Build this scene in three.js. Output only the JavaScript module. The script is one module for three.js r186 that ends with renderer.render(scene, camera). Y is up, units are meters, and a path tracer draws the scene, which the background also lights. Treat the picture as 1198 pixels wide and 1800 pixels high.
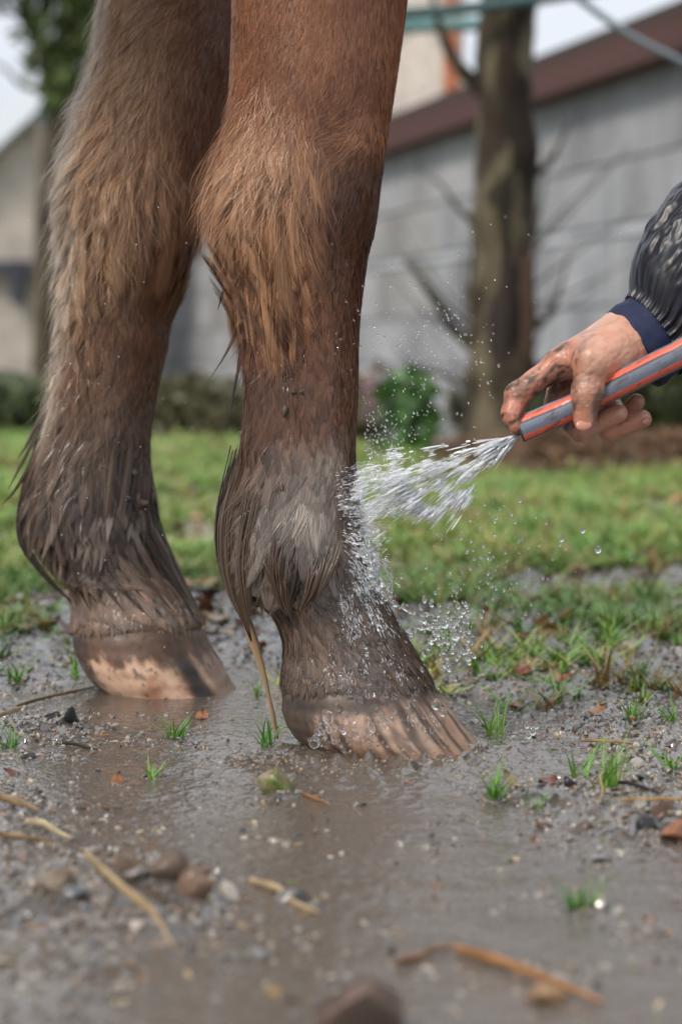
import * as THREE from 'three';
import { mergeGeometries, mergeVertices } from 'three/addons/utils/BufferGeometryUtils.js';
import { ImprovedNoise } from 'three/addons/math/ImprovedNoise.js';

// ---------------------------------------------------------------- camera, sky, sun, exposure
const scene = new THREE.Scene();
const F = 3505, EYE_H = 0.322, EYE_Z = 1.577, PITCH = Math.atan(274 / F);   // focal length in pixels of the 1198 x 1800 photograph
const camera = new THREE.PerspectiveCamera(2 * Math.atan(900 / F) * 180 / Math.PI, 681 / 1024, 0.05, 400);
camera.position.set(0, EYE_H, EYE_Z);
camera.rotation.x = -PITCH;
camera.focus = 1.66;
camera.userData.fStop = 4.4;

const noise = new ImprovedNoise();
const N3 = (x, y, z) => noise.noise(x, y, z);
const fbm = (x, y, z, o = 4) => { let s = 0, a = 0.5, f = 1; for (let i = 0; i < o; i++) { s += a * N3(x * f + i * 7.3, y * f - i * 3.1, z * f + i * 1.7); a *= 0.5; f *= 2.03; } return s; };

function overcastSky() {
  const w = 512, h = 256, d = new Float32Array(w * h * 4);
  for (let j = 0; j < h; j++) for (let i = 0; i < w; i++) {
    const el = ((j + 0.5) / h - 0.5) * Math.PI, az = (i + 0.5) / w * Math.PI * 2;
    const up = Math.max(0, Math.sin(el)), x = Math.cos(el) * Math.cos(az), z = Math.cos(el) * Math.sin(az);
    const c = 1 + 0.16 * fbm(x * 2.2, up * 4, z * 2.2, 4);
    const L = (el > 0 ? (0.58 + 0.92 * up) * c : 0.2) * SKY_LEVEL;   // an overcast sky is brightest overhead
    const k = (j * w + i) * 4;
    d[k] = L * 0.93; d[k + 1] = L * 0.99; d[k + 2] = L * 1.08; d[k + 3] = 1;
  }
  const t = new THREE.DataTexture(d, w, h, THREE.RGBAFormat, THREE.FloatType);
  t.mapping = THREE.EquirectangularReflectionMapping; t.magFilter = THREE.LinearFilter; t.minFilter = THREE.LinearFilter; t.needsUpdate = true;
  return t;
}
const SKY_LEVEL = 0.76;
const skyTexture = overcastSky();
scene.background = skyTexture;
scene.environment = skyTexture;

const sun = new THREE.DirectionalLight(0xfff4e6, 1.5);
sun.position.set(-3.4, 4.4, 2.5); sun.target.position.set(0, 0.2, -0.2);
sun.castShadow = true; sun.shadow.radius = 20; sun.shadow.mapSize.set(2048, 2048);
Object.assign(sun.shadow.camera, { left: -6, right: 6, top: 6, bottom: -6, near: 0.1, far: 40 });
scene.add(sun, sun.target);

const renderer = new THREE.WebGLRenderer({ antialias: true });
renderer.setSize(681, 1024);
renderer.toneMapping = THREE.LinearToneMapping;
renderer.toneMappingExposure = 1.6;
renderer.shadowMap.enabled = true;

// ---------------------------------------------------------------- helpers
function rng(seed) { let a = seed >>> 0; return () => { a = (a + 0x6D2B79F5) >>> 0; let t = Math.imul(a ^ (a >>> 15), 1 | a); t = (t + Math.imul(t ^ (t >>> 7), 61 | t)) ^ t; return ((t ^ (t >>> 14)) >>> 0) / 4294967296; }; }
const V = (x, y, z) => new THREE.Vector3(x, y, z);
const clamp = (x, a = 0, b = 1) => Math.min(b, Math.max(a, x));
const ss = (a, b, x) => { const t = clamp((x - a) / (b - a)); return t * t * (3 - 2 * t); };
const lerp = (a, b, t) => a + (b - a) * t;
const mix3 = (a, b, t) => [lerp(a[0], b[0], t), lerp(a[1], b[1], t), lerp(a[2], b[2], t)];
const S = (r, g, b) => { const f = (c) => { c /= 255; return c <= 0.04045 ? c / 12.92 : ((c + 0.055) / 1.055) ** 2.4; }; return [f(r), f(g), f(b)]; };   // sRGB 0-255 to linear
const col = (c) => new THREE.Color().setRGB(c[0], c[1], c[2]);
// a survey of the photograph: the point of the plane z = const, or of the ground, that stands at a surveyed spot
const cp = Math.cos(PITCH), sp = Math.sin(PITCH);
function ray(px, py) { const x = (px - 599) / F, y = -(py - 900) / F; return [x, y * cp - sp, -y * sp - cp]; }
function P(px, py, z = 0) { const r = ray(px, py), t = (z - EYE_Z) / r[2]; return V(r[0] * t, EYE_H + r[1] * t, z); }
function G(px, py) { const r = ray(px, py), t = -EYE_H / r[1]; return V(r[0] * t, 0, EYE_Z + r[2] * t); }

const used = new Map();
function numbered(n) { const k = used.get(n) || 0; used.set(n, k + 1); return k ? `${n}_${String(k).padStart(3, '0')}` : n; }
function shade(o) { o.castShadow = true; o.receiveShadow = true; return o; }
function tag(o, label, category, group, kind) { if (label) o.userData.label = label; if (category) o.userData.category = category; if (group) o.userData.group = group; if (kind) o.userData.kind = kind; return o; }
function part(name, geo, mat, parent, label) { const m = shade(new THREE.Mesh(geo, mat)); m.name = name; if (label) m.userData.label = label; parent.add(m); return m; }
function thing(name, label, category, group, pos) { const g = new THREE.Group(); g.name = numbered(name); tag(g, label, category, group); if (pos) g.position.copy(pos); scene.add(g); return g; }
function solo(name, geo, mat, label, category, group) { const m = shade(new THREE.Mesh(geo, mat)); m.name = numbered(name); tag(m, label, category, group); scene.add(m); return m; }
function struct(name, geo, mat) { const m = shade(new THREE.Mesh(geo, mat)); m.name = name; m.userData.kind = 'structure'; scene.add(m); return m; }
const std = (c, roughness = 0.8, more = {}) => new THREE.MeshStandardMaterial({ color: c ? col(c) : 0xffffff, roughness, side: THREE.DoubleSide, ...more });
const phys = (c, roughness = 0.8, more = {}) => new THREE.MeshPhysicalMaterial({ color: c ? col(c) : 0xffffff, roughness, side: THREE.DoubleSide, ...more });
function dataTex(w, h, fn, srgb = false) {
  const d = new Uint8Array(w * h * 4);
  for (let j = 0; j < h; j++) for (let i = 0; i < w; i++) { const c = fn(i / w, j / h), k = (j * w + i) * 4; d[k] = clamp(c[0]) * 255; d[k + 1] = clamp(c[1]) * 255; d[k + 2] = clamp(c[2]) * 255; d[k + 3] = 255; }
  const t = new THREE.DataTexture(d, w, h); t.wrapS = t.wrapT = THREE.RepeatWrapping; t.magFilter = THREE.LinearFilter; t.minFilter = THREE.LinearMipmapLinearFilter; t.generateMipmaps = true;
  if (srgb) t.colorSpace = THREE.SRGBColorSpace; t.needsUpdate = true; return t;
}
// tileable fractal noise, 0..1
function tileNoise(w, seed, base = 4, oct = 5, stretch = 1) {
  const r = rng(seed), out = new Float32Array(w * w); let amp = 1, tot = 0;
  for (let o = 0; o < oct; o++) {
    const nx = Math.min(w, base << o), ny = Math.min(w, Math.max(1, Math.round(nx * stretch))), g = new Float32Array(nx * ny).map(() => r());
    for (let j = 0; j < w; j++) for (let i = 0; i < w; i++) {
      const x = i / w * nx, y = j / w * ny, x0 = Math.floor(x), y0 = Math.floor(y), fx = ss(0, 1, x - x0), fy = ss(0, 1, y - y0), x1 = (x0 + 1) % nx, y1 = (y0 + 1) % ny;
      out[j * w + i] += amp * lerp(lerp(g[y0 * nx + x0], g[y0 * nx + x1], fx), lerp(g[y1 * nx + x0], g[y1 * nx + x1], fx), fy);
    }
    tot += amp; amp *= 0.55;
  }
  return out.map((v) => v / tot);
}
function noiseTex(w, seed, base, oct, stretch, lo = 0, hi = 1) { const n = tileNoise(w, seed, base, oct, stretch); let k = 0; return dataTex(w, w, () => { const v = lerp(lo, hi, n[k++]); return [v, v, v]; }); }
// smooth curve through [key, value, ...] rows
function table(rows) {
  const n = rows.length, m = rows[0].length;
  return (x) => {
    if (x <= rows[0][0]) return rows[0].slice(1); if (x >= rows[n - 1][0]) return rows[n - 1].slice(1);
    let i = 0; while (rows[i + 1][0] < x) i++;
    const h = rows[i + 1][0] - rows[i][0], t = (x - rows[i][0]) / h, out = [];
    for (let k = 1; k < m; k++) {
      const a = rows[i][k], b = rows[i + 1][k], s = (b - a) / h;
      const sl = i > 0 ? (a - rows[i - 1][k]) / (rows[i][0] - rows[i - 1][0]) : s, sr = i < n - 2 ? (rows[i + 2][k] - b) / (rows[i + 2][0] - rows[i + 1][0]) : s;
      const ma = (s + sl) / 2 * h, mb = (s + sr) / 2 * h, t2 = t * t, t3 = t2 * t;
      out.push(a * (2 * t3 - 3 * t2 + 1) + ma * (t3 - 2 * t2 + t) + b * (-2 * t3 + 3 * t2) + mb * (t3 - t2));
    }
    return out;
  };
}
// surface nets over a signed distance field
function surfaceNets(sdf, lo, hi, cell) {
  const n = [0, 1, 2].map((k) => Math.ceil((hi[k] - lo[k]) / cell) + 1), [nx, ny, nz] = n, f = new Float32Array(nx * ny * nz);
  for (let k = 0, q = 0; k < nz; k++) for (let j = 0; j < ny; j++) for (let i = 0; i < nx; i++, q++) f[q] = sdf(lo[0] + i * cell, lo[1] + j * cell, lo[2] + k * cell);
  const id = new Int32Array(nx * ny * nz).fill(-1), pos = [], idx = [], at = (i, j, k) => i + nx * (j + ny * k);
  for (let k = 0; k < nz - 1; k++) for (let j = 0; j < ny - 1; j++) for (let i = 0; i < nx - 1; i++) {
    let mask = 0, c = 0, sx = 0, sy = 0, sz = 0; const v = [];
    for (let b = 0; b < 8; b++) { const d = f[at(i + (b & 1), j + ((b >> 1) & 1), k + (b >> 2))]; v.push(d); if (d < 0) mask |= 1 << b; }
    if (mask === 0 || mask === 255) continue;
    for (let a = 0; a < 8; a++) for (let ax = 0; ax < 3; ax++) {
      if (a & (1 << ax)) continue; const b = a | (1 << ax);
      if ((v[a] < 0) === (v[b] < 0)) continue;
      const t = v[a] / (v[a] - v[b]); c++;
      sx += (a & 1) + (ax === 0 ? t : 0); sy += ((a >> 1) & 1) + (ax === 1 ? t : 0); sz += (a >> 2) + (ax === 2 ? t : 0);
    }
    id[at(i, j, k)] = pos.length / 3;
    pos.push(lo[0] + (i + sx / c) * cell, lo[1] + (j + sy / c) * cell, lo[2] + (k + sz / c) * cell);
  }
  for (let k = 1; k < nz - 1; k++) for (let j = 1; j < ny - 1; j++) for (let i = 1; i < nx - 1; i++) {
    const a = f[at(i, j, k)] < 0;
    const quad = (p, q, r, s, flip) => { if (p < 0 || q < 0 || r < 0 || s < 0) return; if (flip) idx.push(p, r, q, p, s, r); else idx.push(p, q, r, p, r, s); };
    if (a !== f[at(i + 1, j, k)] < 0) quad(id[at(i, j - 1, k - 1)], id[at(i, j, k - 1)], id[at(i, j, k)], id[at(i, j - 1, k)], !a);
    if (a !== f[at(i, j + 1, k)] < 0) quad(id[at(i - 1, j, k - 1)], id[at(i - 1, j, k)], id[at(i, j, k)], id[at(i, j, k - 1)], !a);
    if (a !== f[at(i, j, k + 1)] < 0) quad(id[at(i - 1, j - 1, k)], id[at(i, j - 1, k)], id[at(i, j, k)], id[at(i - 1, j, k)], !a);
  }
  const nor = new Float32Array(pos.length), e = cell * 0.5;
  for (let q = 0; q < pos.length; q += 3) {
    const [x, y, z] = [pos[q], pos[q + 1], pos[q + 2]];
    let gx = sdf(x + e, y, z) - sdf(x - e, y, z), gy = sdf(x, y + e, z) - sdf(x, y - e, z), gz = sdf(x, y, z + e) - sdf(x, y, z - e);
    const l = Math.hypot(gx, gy, gz) || 1; nor[q] = gx / l; nor[q + 1] = gy / l; nor[q + 2] = gz / l;
  }
  const g = new THREE.BufferGeometry();
  g.setAttribute('position', new THREE.Float32BufferAttribute(pos, 3)); g.setAttribute('normal', new THREE.BufferAttribute(nor, 3)); g.setIndex(idx);
  return g;
}
function capsule(a, b, ra, rb) {   // tapered capsule distance
  const dx = b.x - a.x, dy = b.y - a.y, dz = b.z - a.z, L = dx * dx + dy * dy + dz * dz || 1e-9;
  return (x, y, z) => { const px = x - a.x, py = y - a.y, pz = z - a.z, t = clamp((px * dx + py * dy + pz * dz) / L); return Math.hypot(px - dx * t, py - dy * t, pz - dz * t) - lerp(ra, rb, t); };
}
const smin = (a, b, k) => { const h = Math.max(k - Math.abs(a - b), 0) / k; return Math.min(a, b) - h * h * k * 0.25; };
const union = (list, k) => (x, y, z) => { let d = 1e9; for (const f of list) d = smin(d, f(x, y, z), k); return d; };
function paint(geo, fn) { const p = geo.attributes.position, n = geo.attributes.normal, c = new Float32Array(p.count * 3); for (let i = 0; i < p.count; i++) { const v = fn(p.getX(i), p.getY(i), p.getZ(i), n ? n.getX(i) : 0, n ? n.getY(i) : 0, n ? n.getZ(i) : 0); c[i * 3] = v[0]; c[i * 3 + 1] = v[1]; c[i * 3 + 2] = v[2]; } geo.setAttribute('color', new THREE.BufferAttribute(c, 3)); return geo; }
// a tube of changing radius through points; flat < 1 squeezes it, ridges make a bundled lock of it
function taper(pts, radii, { sides = 8, steps = 14, flat = 1, ridges = 0, seed = 1, depth = 0.2, caps = true } = {}) {
  const curve = new THREE.CatmullRomCurve3(pts), fr = curve.computeFrenetFrames(steps, false), pos = [], uv = [], idx = [], r = rng(seed), ph = r() * 6;
  const rad = (t) => { const k = t * (radii.length - 1), i = Math.min(radii.length - 2, Math.floor(k)); return lerp(radii[i], radii[i + 1], k - i); };
  for (let i = 0; i <= steps; i++) {
    const t = i / steps, p = curve.getPointAt(t), R = rad(t);
    for (let j = 0; j <= sides; j++) {
      const a = j / sides * Math.PI * 2, q = R * (1 + (ridges ? depth * Math.sin(a * ridges + ph + t * 2) : 0)), c = Math.cos(a) * q, s = Math.sin(a) * q * flat;
      pos.push(p.x + fr.normals[i].x * c + fr.binormals[i].x * s, p.y + fr.normals[i].y * c + fr.binormals[i].y * s, p.z + fr.normals[i].z * c + fr.binormals[i].z * s); uv.push(j / sides, t);
    }
  }
  const w = sides + 1;
  for (let i = 0; i < steps; i++) for (let j = 0; j < sides; j++) { const a = i * w + j; idx.push(a, a + w, a + 1, a + 1, a + w, a + w + 1); }
  if (caps) for (const [row, flip] of [[0, false], [steps, true]]) { const c = pos.length / 3, p = curve.getPointAt(row / steps); pos.push(p.x, p.y, p.z); uv.push(0.5, row / steps); for (let j = 0; j < sides; j++) { const a = row * w + j; flip ? idx.push(a, c, a + 1) : idx.push(a, a + 1, c); } }
  const g = new THREE.BufferGeometry(); g.setAttribute('position', new THREE.Float32BufferAttribute(pos, 3)); g.setAttribute('uv', new THREE.Float32BufferAttribute(uv, 2)); g.setIndex(idx); g.computeVertexNormals(); return g;
}
function rock(seed, detail = 2, rough = 0.3, fine = 0.08) {   // unit stone: a faceted, dented ball
  const g = mergeVertices(new THREE.IcosahedronGeometry(1, detail).deleteAttribute('uv').deleteAttribute('normal')), p = g.attributes.position, r = rng(seed), cuts = [];
  for (let i = 0; i < 8; i++) { const d = V(r() * 2 - 1, r() * 2 - 1, r() * 2 - 1).normalize(); cuts.push([d, 0.34 + 0.42 * r()]); }
  const v = V(0, 0, 0);
  for (let i = 0; i < p.count; i++) {
    v.fromBufferAttribute(p, i); v.multiplyScalar(1 + rough * fbm(v.x * 1.3 + seed, v.y * 1.3, v.z * 1.3, 3) + fine * N3(v.x * 6, v.y * 6, v.z * 6 + seed));
    for (const [d, h] of cuts) { const k = v.dot(d) - h; if (k > 0) v.addScaledVector(d, -k * 0.97); }
    p.setXYZ(i, v.x, v.y, v.z);
  }
  g.computeVertexNormals(); return g;
}

function roughen(g, amp, freq, seed = 0) { const p = g.attributes.position, n = g.attributes.normal; for (let i = 0; i < p.count; i++) { const x = p.getX(i), y = p.getY(i), z = p.getZ(i), d = amp * fbm(x * freq + seed, y * freq * 0.7, z * freq, 4); p.setXYZ(i, x + n.getX(i) * d, y + n.getY(i) * d, z + n.getZ(i) * d); } g.computeVertexNormals(); return g; }

// ---------------------------------------------------------------- the ground, the puddle, the gravel
// banks of gravel that stand out of the shallow water: surveyed spots turned into ellipses on the ground
const banks = [[60, 1600, 210, 120, 1.0], [290, 1580, 130, 60, 1.2], [30, 1440, 110, 60, 0.7], [60, 1290, 160, 50, 0.55], [40, 1130, 260, 120, 1.2], [1110, 1440, 170, 70, 1.15], [1150, 1300, 160, 60, 1.0], [1000, 1150, 420, 90, 1.1],
  [485, 1400, 60, 16, 0.6], [640, 1740, 130, 60, 0.5], [960, 1720, 120, 40, 0.45], [420, 1700, 90, 40, 0.55], [540, 1590, 70, 24, 0.6], [900, 1400, 130, 26, 0.55], [260, 1465, 90, 24, 0.4], [870, 1290, 70, 20, 0.55], [310, 1310, 60, 12, 0.5], [1010, 1590, 90, 24, 0.5], [700, 1480, 80, 20, 0.3], [820, 1600, 80, 20, 0.3], [460, 1480, 70, 16, 0.35], [150, 1740, 120, 50, 0.6], [1150, 1640, 90, 50, 0.5]]
  .map(([x, y, rx, ry, a]) => { const c = G(x, y), e = G(x + rx, y), n = G(x, y + ry); return [c.x, c.z, e.x - c.x, n.z - c.z, a]; });
const farEdge = -0.62;
function bank(x, z) {
  let m = 0; for (const [cx, cz, rx, rz, a] of banks) { const dx = (x - cx) / rx, dz = (z - cz) / rz, q = dx * dx + dz * dz; if (q < 7) m += a * Math.exp(-q); }
  m += ss(-0.40, -0.85, z + 0.10 * fbm(x * 3, z * 3, 2)) * 1.1;                   // behind the hooves the yard lies higher
  m += ss(0.42, 0.75, Math.abs(x - 0.05) + 0.1 * fbm(x * 3, z * 3, 8)) * 0.9;      // and to both sides
  m += ss(0.60, 0.80, z + 0.08 * fbm(x * 4, z * 4, 5)) * 1.1;                     // and towards the lens
  return Math.min(m, 1.35);
}
function groundH(x, z) {
  const far = ss(-0.9, -2.4, z), near = 1 - ss(1.3, 3, Math.hypot(x, z + 0.2));
  const b = bank(x, z) + 0.45 * fbm(x * 7, 3, z * 7, 3);
  let h = -0.0098 + 0.018 * b + (0.013 * fbm(x * 34, 5, z * 34, 3) + 0.005 * N3(x * 95, z * 95, 3) + 0.0022 * N3(x * 190, z * 190, 6)) * near;
  for (const [hx, hz, r] of hoofSpots) { const d = Math.hypot((x - hx), (z - hz)) / r; h = lerp(h, Math.min(h, -0.007), Math.exp(-d * d * d * d)); }
  h += far * (0.035 + 0.03 * fbm(x * 1.5, 9, z * 1.5, 3));
  h += 0.04 * ss(-2.9, -3.5, z) * ss(0.25, 0.6, x) * ss(-4.7, -3.9, z) * (1 + 0.6 * fbm(x * 3, 1, z * 3, 3));   // low heap of earth by the tree
  return h;
}
const hoofSpots = [[0.04, -0.05, 0.14], [-0.155, -0.32, 0.14]];
function gridAxis(dense0, dense1, step, far0, far1) {
  const a = []; for (let v = dense0; v <= dense1; v += step) a.push(v);
  let s = step, v = dense1; while (v < far1) { s *= 1.16; v += s; a.push(v); }
  s = step; v = dense0; while (v > far0) { s *= 1.16; v -= s; a.unshift(v); }
  return a;
}
function sheet(xs, zs, hf, cf) {
  const pos = new Float32Array(xs.length * zs.length * 3), uv = new Float32Array(xs.length * zs.length * 2), c = cf ? new Float32Array(pos.length) : null, idx = []; let k = 0;
  for (const z of zs) for (const x of xs) { const h = hf(x, z); pos[k * 3] = x; pos[k * 3 + 1] = h; pos[k * 3 + 2] = z; uv[k * 2] = x; uv[k * 2 + 1] = z; if (c) { const v = cf(x, z, h); c[k * 3] = v[0]; c[k * 3 + 1] = v[1]; c[k * 3 + 2] = v[2]; } k++; }
  const w = xs.length; for (let j = 0; j < zs.length - 1; j++) for (let i = 0; i < w - 1; i++) { const a = j * w + i; idx.push(a, a + w, a + 1, a + 1, a + w, a + w + 1); }
  const g = new THREE.BufferGeometry(); g.setAttribute('position', new THREE.BufferAttribute(pos, 3)); g.setAttribute('uv', new THREE.BufferAttribute(uv, 2)); if (c) g.setAttribute('color', new THREE.BufferAttribute(c, 3)); g.setIndex(idx); g.computeVertexNormals(); return g;
}
const mudA = S(96, 87, 78), mudB = S(64, 57, 50), mudC = S(128, 118, 106), soilGreen = S(72, 78, 40), soilBrown = S(108, 82, 58), moss = S(84, 96, 44);
function groundColor(x, z, h) {
  const n = fbm(x * 9, 2, z * 9, 4), m = fbm(x * 50, 7, z * 50, 3);
  let c = mix3(mudA, mudB, ss(-0.25, 0.3, n)); c = mix3(c, mudC, ss(0.12, 0.4, m) * 0.6);
  const grassy = ss(-1.0, -1.7, z + 0.4 * n); c = mix3(c, mix3(soilGreen, moss, ss(-0.2, 0.3, m)), grassy * (0.85 - 0.5 * ss(0.1, 0.4, n)));
  const heap = ss(-2.8, -3.4, z + 0.3 * n) * ss(0.1, 0.5, x + 0.3 * n) * ss(-5.4, -4.4, z); c = mix3(c, soilBrown, heap * 0.9);
  return c;
}
const groundBump = noiseTex(512, 11, 16, 6, 1);
groundBump.repeat.set(6, 6);
const ground = struct('ground', sheet(gridAxis(-0.52, 0.62, 0.0046, -70, 70), gridAxis(-1.25, 0.86, 0.0046, -90, 60), groundH, groundColor),
  phys(null, 0.42, { vertexColors: true, bumpMap: groundBump, bumpScale: 0.004, clearcoat: 1, clearcoatRoughness: 0.07 }));

const splashAt = [[0.04, 0.02, 0.10, 1.0], [0.115, -0.01, 0.07, 0.8], [-0.03, 0.02, 0.06, 0.9]];
function waterH(x, z) {
  let e = 0; for (const [cx, cz, r, a] of splashAt) { const d = Math.hypot(x - cx, (z - cz)) / r; e += a * Math.exp(-d * d); }
  const calm = 1 - 0.85 * Math.exp(-(((x + 0.155) / 0.13) ** 2) - (((z + 0.24) / 0.09) ** 2)), q = calm * (0.22 + 0.95 * ss(-0.3, 0.25, N3(x * 6, 4, z * 6))) * (0.55 + 0.45 * ss(-0.45, -0.2, z));
  const wx = x + 0.006 * N3(x * 40, 2, z * 40), r1 = 1 - Math.abs(2 * fbm(wx * 70, 4, z * 95, 2)), r2 = fbm(wx * 140, 6, z * 180, 2);
  const ring = Math.sin(Math.hypot(x - 0.05, z - 0.02) * 420 + 3 * N3(x * 12, 1, z * 12)) * 0.0003 * Math.exp(-Math.hypot(x - 0.05, z - 0.02) * 9);
  return 0.0002 + 0.0030 * calm * fbm(x * 15, 12, z * 21, 2) + q * (0.0017 * (r1 - 0.6) + 0.0011 * r2) + ring + e * (0.022 * Math.pow(Math.max(0, fbm(x * 68, 8, z * 68, 3) + 0.10), 1.3) + 0.0016 * r2);
}
const waterBump = noiseTex(512, 5, 24, 4, 1); waterBump.repeat.set(7, 9);
const puddleXs = [], puddleZs = []; for (let x = -0.50; x <= 0.58; x += 0.0031) puddleXs.push(x); for (let z = -0.95; z <= 0.84; z += 0.0036) puddleZs.push(z);
const puddle = struct('puddle_water', sheet(puddleXs, puddleZs, waterH), phys(S(90, 81, 72), 0.03, { ior: 1.75, bumpMap: waterBump, bumpScale: 0.0014 }));

// stones
const stoneTones = [S(132, 124, 114), S(112, 105, 98), S(150, 140, 126), S(98, 93, 88), S(120, 110, 98), S(74, 73, 74), S(158, 140, 116), S(112, 96, 82), S(166, 154, 138), S(130, 108, 88), S(46, 48, 54), S(138, 100, 78)];
const stoneMats = stoneTones.map((c, i) => phys(c, 0.34 + 0.05 * (i % 3), { clearcoat: 0.9, clearcoatRoughness: 0.08 }));
const stoneGeos = [1, 2, 3, 4, 5, 6, 7, 8].map((s) => rock(s * 13, 2));
const smallStone = [1, 2, 3].map((s) => rock(s * 31, 1));
{
  const r = rng(77), q = new THREE.Quaternion(), eu = new THREE.Euler();
  const spot = () => { const d = 1 / lerp(1 / 0.95, 1 / 3.0, Math.pow(r(), 0.8)), x = (r() * 2 - 1) * (0.2 * d); return [x, EYE_Z - d]; };
  let n = 0, tries = 0;
  while (n < 290 && tries++ < 9000) {                     // the stones large enough to pick out, each its own part of the ground
    const [x, z] = spot(), h = groundH(x, z), d = EYE_Z - z;
    if (z < -1.3 || h < -0.0065 || hoofSpots.some(([a, b]) => Math.hypot(x - a, z - b) < 0.085)) continue;
    const s = d * (0.0018 + 0.0052 * Math.pow(r(), 3.2)) , m = stoneMats[Math.floor(r() * r() * 12)], g = stoneGeos[Math.floor(r() * 8)];
    const o = part('stone', g, m, ground); if (n) o.name = `stone_${String(n).padStart(3, '0')}`;
    o.position.set(x, h + s * 0.08, z); o.rotation.set(r() * 0.6, r() * 6.3, r() * 0.6); o.scale.set(s * (0.9 + 0.5 * r()), s * (0.5 + 0.3 * r()), s * (0.8 + 0.4 * r())); n++;
  }
  const M = new THREE.Matrix4(), c = new THREE.Color();
  smallStone.forEach((g, k) => {
    const list = [], cols = [], count = 9000; let tr = 0;
    while (list.length < count && tr++ < 120000) {
      const [x, z] = spot(), h = groundH(x, z); if (h < -0.0055 && r() < 0.93) continue; if (z < -1.05 && r() < ss(-1.05, -2.0, z)) continue; if (r() < 0.72 * ss(0.0, 0.25, z)) continue;
      const s = 0.0006 + 0.0027 * Math.pow(r(), 2.4) * (1 + 0.6 * ss(-0.3, -1.2, z)); eu.set(r() * 6, r() * 6, r() * 6); q.setFromEuler(eu);
      list.push(new THREE.Matrix4().compose(V(x, Math.max(h, -0.001) + s * 0.12, z), q, V(s * (1 + 0.6 * r()), s * (0.55 + 0.3 * r()), s * (1 + 0.3 * r()))));
      cols.push(stoneTones[Math.floor(Math.pow(r(), 1.6) * 12)]);
    }
    const im = shade(new THREE.InstancedMesh(g, phys(null, 0.36, { clearcoat: 0.9, clearcoatRoughness: 0.1 }), list.length)); list.forEach((m, i) => { im.setMatrixAt(i, m); im.setColorAt(i, col(cols[i])); });
    im.name = ['gravel', 'fine_gravel', 'coarse_grit'][k]; tag(im, ['wet grey and tan gravel scattered over the mud', 'fine wet gravel lying between the larger stones', 'sharp dark grit mixed into the muddy yard'][k], 'gravel', null, 'stuff'); scene.add(im);
  });
}
const stoneTex = (() => { const n = tileNoise(256, 81, 5, 6), m = tileNoise(256, 82, 40, 3); let k = 0; return dataTex(256, 256, () => { const v = 0.74 + 0.34 * n[k], w = 0.22 * (m[k++] - 0.5); return [v + w, v * 0.98 + w, v * 0.95 + w]; }, true); })();
{ // chips of straw, leaf and bark trodden into the mud
  const r = rng(808), M = [], C = [], tones = [S(150, 126, 92), S(112, 80, 52), S(86, 64, 46), S(176, 156, 122), S(96, 108, 58), S(60, 48, 40), S(140, 96, 60)], g = new THREE.BoxGeometry(1, 0.16, 0.34, 3, 1, 1), p = g.attributes.position; for (let i = 0; i < p.count; i++) p.setY(i, p.getY(i) + 0.14 * Math.sin(p.getX(i) * 3.2)); g.computeVertexNormals();
  for (let i = 0; i < 2600; i++) { const d = 1 / lerp(1 / 0.95, 1 / 3.6, Math.pow(r(), 0.7)), x = (r() * 2 - 1) * 0.2 * d, z = EYE_Z - d, h = groundH(x, z); if (h < -0.004 && r() < 0.8) continue; const s = 0.0022 + 0.008 * Math.pow(r(), 3); M.push(new THREE.Matrix4().compose(V(x, Math.max(h, 0) + 0.001, z), new THREE.Quaternion().setFromEuler(new THREE.Euler((r() - 0.5) * 0.7, r() * 6.3, (r() - 0.5) * 0.7)), V(s, s * (0.5 + 0.5 * r()), s * (0.4 + 0.9 * r())))); C.push(tones[Math.floor(r() * 7)]); }
  const im = shade(new THREE.InstancedMesh(g, phys(null, 0.45, { clearcoat: 0.5, clearcoatRoughness: 0.2 }), M.length)); M.forEach((m, i) => { im.setMatrixAt(i, m); im.setColorAt(i, col(C[i])); }); im.name = 'trodden_debris'; tag(im, 'chips of straw, leaf and bark trodden into the mud', 'debris', null, 'stuff'); scene.add(im);
}
const groundAt = (px, py) => { const p = G(px, py); p.y = Math.max(groundH(p.x, p.z), 0); return p; };
function bigStone(name, px, py, w, h, tone, label, seed, rough = 0.4, mat) {
  const p = groundAt(px, py), d = (EYE_Z - p.z) / F, g = rock(seed, 3, rough, 0.1), m = mat || phys(tone, 0.5, { clearcoat: 0.5, clearcoatRoughness: 0.2 });
  boxUV(g); if (!mat) { m.bumpMap = groundBump; m.bumpScale = 0.0012; m.map = stoneTex; } const o = solo(name, g, m, label, 'stone'); o.position.set(p.x, Math.max(groundH(p.x, p.z), -0.004) + h * d * 0.25, p.z); o.rotation.y = seed; o.scale.set(w * d * 0.55, h * d * 0.6, w * d * 0.45); return o;
}
const mossTex = (() => { const n = tileNoise(256, 41, 6, 5), m = tileNoise(256, 42, 24, 4); let k = 0; return dataTex(256, 256, () => { const a = ss(0.42, 0.6, n[k]), b = m[k++]; const c = mix3([0.52, 0.46, 0.36], [0.36, 0.42, 0.14], a).map((v) => v * (0.6 + 0.7 * b)); return c; }, true); })();
function boxUV(g, s = 0.8) { const p = g.attributes.position, u = new Float32Array(p.count * 2); for (let i = 0; i < p.count; i++) { u[i * 2] = Math.atan2(p.getZ(i), p.getX(i)) / 6.283 * 2 * s; u[i * 2 + 1] = p.getY(i) * s; } g.setAttribute('uv', new THREE.BufferAttribute(u, 2)); return g; }
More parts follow.
